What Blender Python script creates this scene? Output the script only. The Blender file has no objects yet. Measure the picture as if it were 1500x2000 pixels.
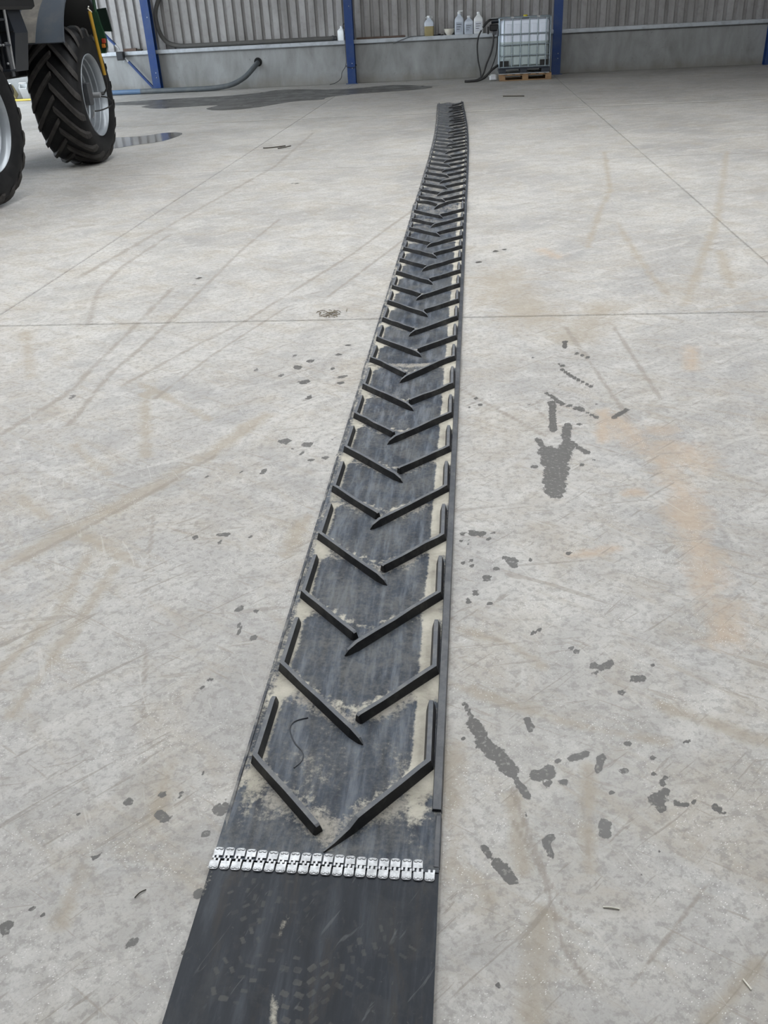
import bpy, math, random
import numpy as np
from mathutils import Vector, Matrix

S = bpy.context.scene
C = S.collection
random.seed(7)
PI = math.pi

# ------------------------------------------------------------------ camera
cam_data = bpy.data.cameras.new('camera')
cam = bpy.data.objects.new('camera', cam_data)
C.objects.link(cam)
_r = Vector((0.99487, 0.08942, -0.04727)); _u = Vector((-0.00396, 0.50139, 0.86521)); _f = Vector((-0.10106, 0.86059, -0.49917))
_m = Matrix((_r, _u, -_f)).transposed().to_4x4()
_m.translation = (0, 0, 1.6)
cam.matrix_world = _m
cam_data.sensor_fit = 'VERTICAL'
cam_data.sensor_height = 36.0
cam_data.lens = 1696.97 / 2000.0 * 36.0
cam_data.clip_start = 0.05
cam_data.clip_end = 200
S.camera = cam

# ------------------------------------------------------------------ sky, exposure
world = bpy.data.worlds.new('overcast_sky')
S.world = world
world.use_nodes = True
_bg = world.node_tree.nodes['Background']
_bg.inputs['Color'].default_value = (0.84, 0.92, 1.0, 1)
_bg.inputs['Strength'].default_value = 8.0
ROOFLIGHT = 9.4
S.view_settings.view_transform = 'Standard'
S.view_settings.look = 'None'
S.view_settings.gamma = 1.0
S.view_settings.use_curve_mapping = False
S.view_settings.exposure = 0.0
S.cycles.max_bounces = 8
S.cycles.diffuse_bounces = 3
S.cycles.glossy_bounces = 3
S.cycles.transmission_bounces = 6
S.cycles.caustics_reflective = False
S.cycles.caustics_refractive = False
S.cycles.use_denoising = True

# ------------------------------------------------------------------ materials
def new_mat(name):
    m = bpy.data.materials.new(name)
    m.use_nodes = True
    nt = m.node_tree
    return m, nt, nt.nodes['Principled BSDF']

def N(nt, kind, **kw):
    n = nt.nodes.new(kind)
    for k, v in kw.items():
        if k in n.inputs: n.inputs[k].default_value = v
        else: setattr(n, k, v)
    return n

def ramp(nt, src, stops, interp='LINEAR'):
    n = nt.nodes.new('ShaderNodeValToRGB')
    n.color_ramp.interpolation = interp
    el = n.color_ramp.elements
    while len(el) < len(stops): el.new(0.5)
    for e, (p, c) in zip(el, stops):
        e.position = p
        e.color = (c, c, c, 1) if isinstance(c, (int, float)) else (*c, 1)
    nt.links.new(src, n.inputs[0])
    return n.outputs[0]

def mixc(nt, fac, a, b, blend='MIX'):
    n = nt.nodes.new('ShaderNodeMix')
    n.data_type = 'RGBA'; n.blend_type = blend
    for sock, v in ((n.inputs[0], fac), (n.inputs[6], a), (n.inputs[7], b)):
        if isinstance(v, bpy.types.NodeSocket): nt.links.new(v, sock)
        elif isinstance(v, (int, float)): sock.default_value = v if sock is n.inputs[0] else (v, v, v, 1)
        else: sock.default_value = (*v, 1)
    return n.outputs[2]

def math_n(nt, op, a, b=None, clamp=False):
    n = nt.nodes.new('ShaderNodeMath'); n.operation = op; n.use_clamp = clamp
    for i, v in enumerate((a, b)):
        if v is None: continue
        if isinstance(v, bpy.types.NodeSocket): nt.links.new(v, n.inputs[i])
        else: n.inputs[i].default_value = v
    return n.outputs[0]

def coords(nt, scale=(1, 1, 1), rot=(0, 0, 0), which='Object'):
    t = nt.nodes.new('ShaderNodeTexCoord'); m = nt.nodes.new('ShaderNodeMapping')
    m.inputs['Scale'].default_value = scale; m.inputs['Rotation'].default_value = rot
    nt.links.new(t.outputs[which], m.inputs[0])
    return m.outputs[0]

def geo(nt, scale=(1, 1, 1), rot=(0, 0, 0)):          # world position, so alike pieces differ
    t = nt.nodes.new('ShaderNodeNewGeometry'); m = nt.nodes.new('ShaderNodeMapping')
    m.vector_type = 'TEXTURE'                          # turn first, then stretch
    m.inputs['Scale'].default_value = tuple(1 / s for s in scale); m.inputs['Rotation'].default_value = rot
    nt.links.new(t.outputs['Position'], m.inputs[0])
    return m.outputs[0]

def noise(nt, vec, scale, detail=4, rough=0.55, dist=0.0):
    n = N(nt, 'ShaderNodeTexNoise', Scale=scale, Detail=detail, Roughness=rough, Distortion=dist)
    nt.links.new(vec, n.inputs['Vector'])
    return n.outputs['Fac']

def bump(nt, b, h, strength=0.3, dist=0.01):
    n = N(nt, 'ShaderNodeBump', Strength=strength, Distance=dist)
    nt.links.new(h, n.inputs['Height']); nt.links.new(n.outputs[0], b.inputs['Normal'])

def simple(name, col, rough=0.5, metal=0.0, var=0.12, scale=6.0, spec=0.5, bmp=0.0, **kw):
    m, nt, b = new_mat(name)
    v = geo(nt)
    n = noise(nt, v, scale, 5, 0.6)
    lo = tuple(c * (1 - var) for c in col); hi = tuple(min(1, c * (1 + var)) for c in col)
    nt.links.new(ramp(nt, n, [(0.3, lo), (0.7, hi)]), b.inputs['Base Color'])
    b.inputs['Roughness'].default_value = rough
    b.inputs['Metallic'].default_value = metal
    b.inputs['Specular IOR Level'].default_value = spec
    if bmp: bump(nt, b, noise(nt, v, scale * 12, 3), bmp, 0.004)
    for k, x in kw.items(): b.inputs[k].default_value = x
    return m

def dirty(name, col, dirt, amount=0.5, scale=3.0, rough=0.55, metal=0.0, stretch=(1, 1, 1), spec=0.5, lo=0.45, hi=0.7):
    m, nt, b = new_mat(name)
    v = geo(nt, stretch)
    n = noise(nt, v, scale, 7, 0.65, 0.3)
    f = math_n(nt, 'MULTIPLY', ramp(nt, n, [(lo, 0.0), (hi, 1.0)]), amount)
    nt.links.new(mixc(nt, f, col, dirt), b.inputs['Base Color'])
    b.inputs['Roughness'].default_value = rough; b.inputs['Metallic'].default_value = metal
    b.inputs['Specular IOR Level'].default_value = spec
    return m

M = {}
M['blue_paint'] = dirty('blue_paint', (0.007, 0.040, 0.165), (0.06, 0.09, 0.15), 0.45, 4, 0.45)
M['galvanised'] = dirty('galvanised_steel', (0.50, 0.54, 0.58), (0.30, 0.32, 0.34), 0.7, 5, 0.42, 0.3)
M['cage'] = simple('cage_steel', (0.24, 0.29, 0.32), 0.40, 0.5, 0.1, 9)
M['bright'] = simple('bright_zinc', (0.43, 0.445, 0.46), 0.42, 0.5, 0.30, 80)
M['black_rubber'] = dirty('black_rubber', (0.012, 0.012, 0.013), (0.05, 0.047, 0.042), 0.5, 7, 0.6)
M['tyre'] = dirty('tyre_rubber', (0.0055, 0.0058, 0.0068), (0.022, 0.022, 0.022), 0.55, 5, 0.6, 0, (1, 1, 1), 0.25)
M['lug'] = dirty('lit_lug_rubber', (0.034, 0.032, 0.031), (0.062, 0.058, 0.053), 0.7, 9, 0.7, 0, (1, 1, 1), 0.25)  # paler than the tyre: lit lug faces put into the colour
M['rim'] = dirty('rim_paint', (0.30, 0.33, 0.36), (0.17, 0.18, 0.19), 0.5, 4, 0.32, 0.25)
M['hub'] = dirty('hub_paint', (0.05, 0.054, 0.06), (0.10, 0.10, 0.10), 0.5, 6, 0.45)
M['fitting'] = simple('grey_fitting', (0.26, 0.27, 0.28), 0.5)
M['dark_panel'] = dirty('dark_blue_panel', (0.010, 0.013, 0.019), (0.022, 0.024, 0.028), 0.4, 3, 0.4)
M['grey_panel'] = dirty('grey_blue_panel', (0.055, 0.068, 0.085), (0.11, 0.11, 0.105), 0.5, 5, 0.4)
M['mud_panel'] = dirty('dusty_mud_panel', (0.12, 0.115, 0.105), (0.21, 0.195, 0.17), 0.8, 6, 0.8)
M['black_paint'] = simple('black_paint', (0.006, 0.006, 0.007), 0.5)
M['green_paint'] = dirty('green_paint', (0.012, 0.042, 0.020), (0.03, 0.05, 0.03), 0.5, 6, 0.4)
M['dark_green'] = simple('dark_green_plate', (0.006, 0.014, 0.010), 0.35)
M['red_lens'] = simple('red_lens', (0.28, 0.04, 0.02), 0.25)
M['amber_lens'] = simple('amber_lens', (0.40, 0.14, 0.02), 0.25)
M['yellow_pipe'] = dirty('yellow_pipe', (0.38, 0.22, 0.012), (0.20, 0.12, 0.03), 0.7, 7, 0.5)
M['yellow_hose'] = simple('yellow_hose', (0.65, 0.50, 0.07), 0.5)
M['chrome'] = simple('handrail_steel', (0.42, 0.43, 0.44), 0.3, 0.6)
M['pipe_grey'] = dirty('grey_hose', (0.085, 0.10, 0.11), (0.17, 0.18, 0.18), 0.5, 5, 0.5)
M['pipe_blue'] = dirty('blue_hose', (0.085, 0.15, 0.25), (0.15, 0.19, 0.24), 0.5, 5, 0.45)
M['suction'] = dirty('dusty_suction_hose', (0.085, 0.084, 0.080), (0.12, 0.115, 0.105), 0.7, 5, 0.75)
M['white_plastic'] = simple('white_plastic', (0.74, 0.77, 0.78), 0.42, 0, 0.05, 8)
M['blueish_plastic'] = simple('milky_plastic', (0.56, 0.62, 0.70), 0.40, 0, 0.05, 8)
M['label_grey'] = simple('printed_label_grey', (0.40, 0.45, 0.53), 0.55, 0, 0.12, 40)
M['label_white'] = simple('printed_label_white', (0.60, 0.63, 0.68), 0.55, 0, 0.15, 40)
M['amber_liquid'] = simple('amber_liquid', (0.34, 0.29, 0.15), 0.35, 0, 0.1, 9)
M['cream'] = simple('cream_enamel', (0.72, 0.70, 0.62), 0.4)
M['pallet_plastic'] = dirty('dark_pallet_plastic', (0.018, 0.024, 0.036), (0.05, 0.055, 0.06), 0.4, 5, 0.5)
M['wood'] = dirty('pallet_wood', (0.30, 0.19, 0.10), (0.16, 0.10, 0.06), 0.8, 9, 0.8, 0, (1, 3, 3))
M['old_wood'] = dirty('weathered_wood', (0.11, 0.075, 0.06), (0.2, 0.15, 0.12), 0.5, 9, 0.8)
M['yellow_cap'] = simple('yellow_cap', (0.62, 0.55, 0.04), 0.4)
M['hole'] = simple('hole_shadow_black', (0.004, 0.004, 0.004), 0.9)
M['twig'] = simple('dark_twig', (0.045, 0.038, 0.028), 0.85)
M['chaff'] = simple('dry_chaff', (0.17, 0.14, 0.095), 0.9)
M['mat_brown'] = simple('brown_mat', (0.075, 0.06, 0.045), 0.85)
M['tank_top'] = simple('milky_tank_upper', (0.62, 0.68, 0.78), 0.42, 0, 0.04, 3)

def tank_mat():                                        # milky bottle: clearer above the liquid level
    m, nt, b = new_mat('milky_tank')
    t = nt.nodes.new('ShaderNodeNewGeometry'); s = nt.nodes.new('ShaderNodeSeparateXYZ')
    nt.links.new(t.outputs['Position'], s.inputs[0])
    z = math_n(nt, 'ADD', s.outputs[2], math_n(nt, 'MULTIPLY', noise(nt, geo(nt), 3.0, 2), 0.015))
    f = ramp(nt, z, [(0.822, (0.44, 0.52, 0.53)), (0.830, (0.74, 0.81, 0.92))])
    nt.links.new(f, b.inputs['Base Color'])
    b.inputs['Roughness'].default_value = 0.4
    b.inputs['Subsurface Weight'].default_value = 0.0
    return m
M['tank'] = tank_mat()

def cladding_mat():
    m, nt, b = new_mat('fibre_cladding')
    v = geo(nt, (1, 1, 0.25)); v2 = geo(nt, (1, 1, 1))
    n = noise(nt, v, 2.4, 7, 0.6, 0.2)
    base = ramp(nt, n, [(0.3, (0.22, 0.215, 0.21)), (0.5, (0.32, 0.315, 0.31)), (0.75, (0.42, 0.42, 0.42))])
    n2 = noise(nt, v2, 9, 5, 0.6)
    nt.links.new(mixc(nt, math_n(nt, 'MULTIPLY', ramp(nt, n2, [(0.5, 0.0), (0.75, 1.0)]), 0.35), base, (0.15, 0.135, 0.12)), b.inputs['Base Color'])
    b.inputs['Roughness'].default_value = 0.55
    bump(nt, b, n2, 0.15, 0.004)
    return m
M['cladding'] = cladding_mat()

def wall_concrete_mat():
    m, nt, b = new_mat('wall_concrete')
    v = geo(nt); vs = geo(nt, (1.2, 1, 0.5))
    n = noise(nt, vs, 2.0, 8, 0.62, 0.4)
    base = ramp(nt, n, [(0.28, (0.20, 0.205, 0.20)), (0.5, (0.285, 0.295, 0.295)), (0.72, (0.36, 0.375, 0.38))])
    t = nt.nodes.new('ShaderNodeNewGeometry'); s = nt.nodes.new('ShaderNodeSeparateXYZ')
    nt.links.new(t.outputs['Position'], s.inputs[0])
    low = ramp(nt, math_n(nt, 'ADD', s.outputs[2], math_n(nt, 'MULTIPLY', noise(nt, geo(nt, (1, 1, 1)), 2.6, 6, 0.65), 0.5)), [(0.28, 1.0), (0.52, 0.0)])
    base = mixc(nt, math_n(nt, 'MULTIPLY', low, 0.55), base, (0.20, 0.185, 0.155))
    sp = noise(nt, v, 14, 4, 0.6)
    base = mixc(nt, math_n(nt, 'MULTIPLY', ramp(nt, sp, [(0.66, 0.0), (0.72, 1.0)]), 0.5), base, (0.10, 0.10, 0.095))
    nt.links.new(base, b.inputs['Base Color'])
    b.inputs['Roughness'].default_value = 0.75
    bump(nt, b, sp, 0.2, 0.004)
    return m
M['wall_concrete'] = wall_concrete_mat()

def floor_mat():
    m, nt, b = new_mat('dusty_concrete')
    at = N(nt, 'ShaderNodeAttribute', attribute_name='marks')
    sep = nt.nodes.new('ShaderNodeSeparateColor'); nt.links.new(at.outputs['Color'], sep.inputs[0])
    stain, tan, track, sand = sep.outputs[0], sep.outputs[1], sep.outputs[2], at.outputs['Alpha']
    v = geo(nt)
    # warped coordinates keep the strokes and spots from looking ruled
    big = noise(nt, v, 0.55, 6, 0.6, 0.3)
    mid = noise(nt, v, 2.3, 7, 0.68, 0.8)
    mid2 = noise(nt, geo(nt, (1, 1, 1), (0, 0, 1.0)), 5.2, 6, 0.70, 1.0)
    vd1 = geo(nt, (1, 4, 1), (0, 0, math.radians(38))); vd2 = geo(nt, (1, 4.5, 1), (0, 0, math.radians(-35)))
    st1 = noise(nt, vd1, 2.0, 7, 0.72, 0.7); st2 = noise(nt, vd2, 2.2, 7, 0.72, 0.7)
    fine = noise(nt, v, 38, 4, 0.72)
    grain = noise(nt, v, 140, 2, 0.7)
    col = ramp(nt, big, [(0.36, (0.310, 0.302, 0.288)), (0.5, (0.400, 0.391, 0.370)), (0.64, (0.480, 0.469, 0.444))])
    col = mixc(nt, math_n(nt, 'MULTIPLY', ramp(nt, mid, [(0.50, 0.0), (0.62, 1.0)]), 0.50), col, (0.375, 0.335, 0.275))
    col = mixc(nt, math_n(nt, 'MULTIPLY', ramp(nt, mid, [(0.34, 1.0), (0.49, 0.0)]), 0.55), col, (0.265, 0.264, 0.262))
    col = mixc(nt, math_n(nt, 'MULTIPLY', ramp(nt, mid2, [(0.51, 0.0), (0.66, 1.0)]), 0.45), col, (0.300, 0.285, 0.260))
    col = mixc(nt, math_n(nt, 'MULTIPLY', ramp(nt, mid2, [(0.38, 1.0), (0.47, 0.0)]), 0.50), col, (0.50, 0.495, 0.475))
    col = mixc(nt, math_n(nt, 'MULTIPLY', ramp(nt, st1, [(0.50, 0.0), (0.64, 1.0)]), 0.52), col, (0.53, 0.52, 0.49))
    col = mixc(nt, math_n(nt, 'MULTIPLY', ramp(nt, st2, [(0.52, 0.0), (0.66, 1.0)]), 0.50), col, (0.315, 0.275, 0.215))
    col = mixc(nt, math_n(nt, 'MULTIPLY', ramp(nt, fine, [(0.40, 1.0), (0.50, 0.0)]), 0.42), col, (0.18, 0.172, 0.16))
    col = mixc(nt, math_n(nt, 'MULTIPLY', ramp(nt, grain, [(0.36, 1.0), (0.48, 0.0)]), 0.25), col, (0.22, 0.215, 0.205))
    # tan smears, orange sand, tyre tracks
    brk = noise(nt, v, 4.5, 6, 0.72, 1.0)
    brf = noise(nt, v, 22, 4, 0.72, 0.5)
    jag = math_n(nt, 'ADD', math_n(nt, 'MULTIPLY', math_n(nt, 'SUBTRACT', brk, 0.5), 2.2), math_n(nt, 'MULTIPLY', math_n(nt, 'SUBTRACT', brf, 0.5), 0.9))
    def smear(src, lo, hi, amt, c, col):
        f = ramp(nt, math_n(nt, 'ADD', src, jag), [(lo, 0.0), (hi, 1.0)])
        return mixc(nt, math_n(nt, 'MULTIPLY', f, math_n(nt, 'MULTIPLY', ramp(nt, src, [(0.0, 0.0), (0.25, 1.0)]), amt)), col, c)
    col = smear(tan, 0.18, 0.85, 0.62, (0.300, 0.258, 0.195), col)
    col = smear(sand, 0.25, 1.0, 0.58, (0.42, 0.315, 0.215), col)
    col = smear(track, 0.10, 0.75, 0.62, (0.225, 0.198, 0.165), col)
    # hairline scratches and pale flecks
    vo = N(nt, 'ShaderNodeTexVoronoi', Scale=100.0, Randomness=1.0); nt.links.new(geo(nt, (1, 1.9, 1), (0, 0, 0.6)), vo.inputs['Vector'])
    fl = math_n(nt, 'MULTIPLY', ramp(nt, vo.outputs['Distance'], [(0.11, 1.0), (0.21, 0.0)]), ramp(nt, noise(nt, v, 5.2, 4, 0.7), [(0.46, 0.0), (0.58, 1.0)]))
    col = mixc(nt, math_n(nt, 'MULTIPLY', fl, 0.8), col, (0.78, 0.78, 0.76))
    for ang, sc, lo, c, amt in ((47, 3.0, 0.63, (0.20, 0.18, 0.15), 0.5), (-62, 3.2, 0.65, (0.55, 0.54, 0.51), 0.30), (12, 2.6, 0.64, (0.21, 0.19, 0.16), 0.4), (-28, 2.8, 0.64, (0.24, 0.21, 0.17), 0.45)):
        vs_ = geo(nt, (1, 13, 1), (0, 0, math.radians(ang)))
        sc_ = ramp(nt, noise(nt, vs_, sc, 3, 0.6, 1.2), [(lo, 0.0), (lo + 0.05, 1.0)])
        col = mixc(nt, math_n(nt, 'MULTIPLY', sc_, amt), col, c)
    # damp oil spots with ragged rims
    rag = noise(nt, v, 42, 5, 0.65, 0.6); rag2 = noise(nt, v, 15, 4, 0.6, 0.6)
    wob = math_n(nt, 'ADD', math_n(nt, 'MULTIPLY', math_n(nt, 'SUBTRACT', rag, 0.5), 1.0), math_n(nt, 'MULTIPLY', math_n(nt, 'SUBTRACT', rag2, 0.5), 1.2))
    sfac = ramp(nt, math_n(nt, 'ADD', stain, wob), [(0.26, 0.0), (0.34, 1.0)])
    sfac = math_n(nt, 'MULTIPLY', sfac, ramp(nt, stain, [(0.01, 0.0), (0.08, 1.0)]))
    holes = ramp(nt, noise(nt, v, 75, 3, 0.65), [(0.33, 0.55), (0.45, 0.94)])
    sfac2 = math_n(nt, 'MULTIPLY', sfac, holes)
    col = mixc(nt, sfac2, col, (0.064, 0.062, 0.058))
    nt.links.new(col, b.inputs['Base Color'])
    ro = math_n(nt, 'SUBTRACT', ramp(nt, mid, [(0.3, 0.48), (0.7, 0.64)]), math_n(nt, 'MULTIPLY', sfac2, 0.18))
    nt.links.new(ro, b.inputs['Roughness'])
    b.inputs['Specular IOR Level'].default_value = 0.45
    h = math_n(nt, 'ADD', math_n(nt, 'MULTIPLY', fine, 0.35), math_n(nt, 'ADD', math_n(nt, 'MULTIPLY', st1, 0.5), math_n(nt, 'MULTIPLY', mid, 0.6)))
    bump(nt, b, h, 0.25, 0.006)
    return m
M['floor'] = floor_mat()
M['joint'] = simple('joint_filler', (0.016, 0.015, 0.014), 0.9)

def puddle_mat(name, col, rough, ior_spec):
    m, nt, b = new_mat(name)
    v = geo(nt)
    nt.links.new(ramp(nt, noise(nt, v, 1.5, 6, 0.6), [(0.3, tuple(c * 0.85 for c in col)), (0.7, tuple(c * 1.2 for c in col))]), b.inputs['Base Color'])
    nt.links.new(ramp(nt, noise(nt, v, 2.2, 4, 0.6), [(0.35, rough), (0.7, rough * 2.0)]), b.inputs['Roughness'])
    b.inputs['Specular IOR Level'].default_value = ior_spec
    return m
M['puddle'] = puddle_mat('damp_film', (0.088, 0.086, 0.081), 0.27, 0.4)
M['water'] = puddle_mat('still_water', (0.13, 0.128, 0.12), 0.07, 0.45)

def belt_mat(name, smooth=False):
    m, nt, b = new_mat(name)
    at = N(nt, 'ShaderNodeAttribute', attribute_name='dust')
    sep = nt.nodes.new('ShaderNodeSeparateColor'); nt.links.new(at.outputs['Color'], sep.inputs[0])
    dust, worn = sep.outputs[0], sep.outputs[1]
    v = geo(nt); vs = geo(nt, (6, 0.8, 1))
    streak = noise(nt, vs, 5.0, 8, 0.65, 0.2)
    patch = noise(nt, v, 9.0, 9, 0.7, 0.4)
    grit = noise(nt, v, 70, 6, 0.75)
    if smooth:
        col = ramp(nt, streak, [(0.34, (0.009, 0.012, 0.017)), (0.52, (0.016, 0.021, 0.029)), (0.70, (0.042, 0.050, 0.062))])
        f = math_n(nt, 'MULTIPLY', ramp(nt, patch, [(0.50, 0.0), (0.68, 1.0)]), 0.40)
        col = mixc(nt, f, col, (0.060, 0.061, 0.060))
        tread = math_n(nt, 'MULTIPLY', ramp(nt, worn, [(0.30, 0.0), (0.55, 1.0)]), ramp(nt, patch, [(0.34, 0.25), (0.50, 1.0)]))
        col = mixc(nt, math_n(nt, 'MULTIPLY', tread, 0.7), col, (0.080, 0.080, 0.076))
        br = noise(nt, geo(nt, (5, 0.9, 1), (0, 0, 0.06)), 4.0, 6, 0.7, 0.6)
        col = mixc(nt, math_n(nt, 'MULTIPLY', ramp(nt, br, [(0.54, 0.0), (0.66, 1.0)]), 0.5), col, (0.036, 0.031, 0.025))
        scf = noise(nt, geo(nt, (1, 9, 1), (0, 0, math.radians(62))), 5.0, 3, 0.6, 1.5)
        col = mixc(nt, math_n(nt, 'MULTIPLY', ramp(nt, scf, [(0.64, 0.0), (0.70, 1.0)]), 0.5), col, (0.11, 0.115, 0.12))
        col = mixc(nt, math_n(nt, 'MULTIPLY', ramp(nt, grit, [(0.62, 0.0), (0.70, 1.0)]), 0.35), col, (0.16, 0.155, 0.145))
    else:
        col = ramp(nt, streak, [(0.36, (0.018, 0.024, 0.035)), (0.50, (0.040, 0.051, 0.069)), (0.65, (0.115, 0.133, 0.160))])
        f = math_n(nt, 'MULTIPLY', ramp(nt, math_n(nt, 'ADD', math_n(nt, 'MULTIPLY', patch, 0.55), math_n(nt, 'MULTIPLY', grit, 0.45)), [(0.44, 0.0), (0.58, 1.0)]), 0.38)
        col = mixc(nt, f, col, (0.20, 0.195, 0.175))
        tread = worn
        f = ramp(nt, math_n(nt, 'ADD', worn, math_n(nt, 'ADD', math_n(nt, 'MULTIPLY', math_n(nt, 'SUBTRACT', patch, 0.5), 1.2), math_n(nt, 'MULTIPLY', math_n(nt, 'SUBTRACT', grit, 0.5), 1.2))), [(0.52, 0.0), (0.80, 1.0)])
        col = mixc(nt, math_n(nt, 'MULTIPLY', f, math_n(nt, 'MULTIPLY', ramp(nt, worn, [(0.0, 0.0), (0.2, 1.0)]), 0.75)), col, (0.38, 0.355, 0.305))
    edge = math_n(nt, 'ADD', math_n(nt, 'MULTIPLY', math_n(nt, 'SUBTRACT', patch, 0.5), 1.5), math_n(nt, 'MULTIPLY', math_n(nt, 'SUBTRACT', grit, 0.5), 1.3))
    f = ramp(nt, math_n(nt, 'ADD', dust, edge), [(0.36, 0.0), (0.70, 1.0)])
    f = math_n(nt, 'MULTIPLY', f, ramp(nt, dust, [(0.0, 0.0), (0.15, 1.0)]))
    dcol = ramp(nt, patch, [(0.35, (0.32, 0.30, 0.25)), (0.65, (0.54, 0.515, 0.44))])
    col = mixc(nt, math_n(nt, 'MULTIPLY', f, 0.9), col, dcol)
    nt.links.new(col, b.inputs['Base Color'])
    ro = math_n(nt, 'ADD', ramp(nt, patch, [(0.3, 0.36), (0.7, 0.52)]), math_n(nt, 'MULTIPLY', f, 0.35), True)
    nt.links.new(ro, b.inputs['Roughness'])
    b.inputs['Specular IOR Level'].default_value = 0.20
    bump(nt, b, math_n(nt, 'ADD', math_n(nt, 'MULTIPLY', grit, 0.3), patch), 0.12, 0.003)
    return m
M['belt'] = belt_mat('chevron_belt_rubber')
M['smooth_belt'] = belt_mat('smooth_belt_rubber', True)
M['cleat'] = dirty('cleat_rubber', (0.026, 0.027, 0.029), (0.11, 0.108, 0.10), 0.5, 16, 0.5, 0, (1, 1, 1), 0.25, 0.48, 0.75)
M['cleat_top'] = dirty('lit_cleat_top', (0.095, 0.104, 0.118), (0.23, 0.228, 0.215), 0.6, 22, 0.55, 0, (1, 1, 1), 0.4, 0.46, 0.72)  # cleat tops paler than sides: light from above put into colour, plus dust
M['belt_edge'] = dirty('belt_edge_rubber', (0.028, 0.034, 0.045), (0.12, 0.125, 0.13), 0.6, 14, 0.42)
M['belt_edge_dusty'] = dirty('dusty_belt_edge_rubber', (0.035, 0.041, 0.052), (0.36, 0.35, 0.32), 0.8, 16, 0.6)

def rooflight_mat():
    m, nt, b = new_mat('daylit_translucent_sheet')
    b.inputs['Base Color'].default_value = (0.8, 0.85, 0.9, 1)
    b.inputs['Emission Color'].default_value = (0.97, 0.985, 1.0, 1)
    b.inputs['Emission Strength'].default_value = ROOFLIGHT
    return m
M['rooflight'] = rooflight_mat()

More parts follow.
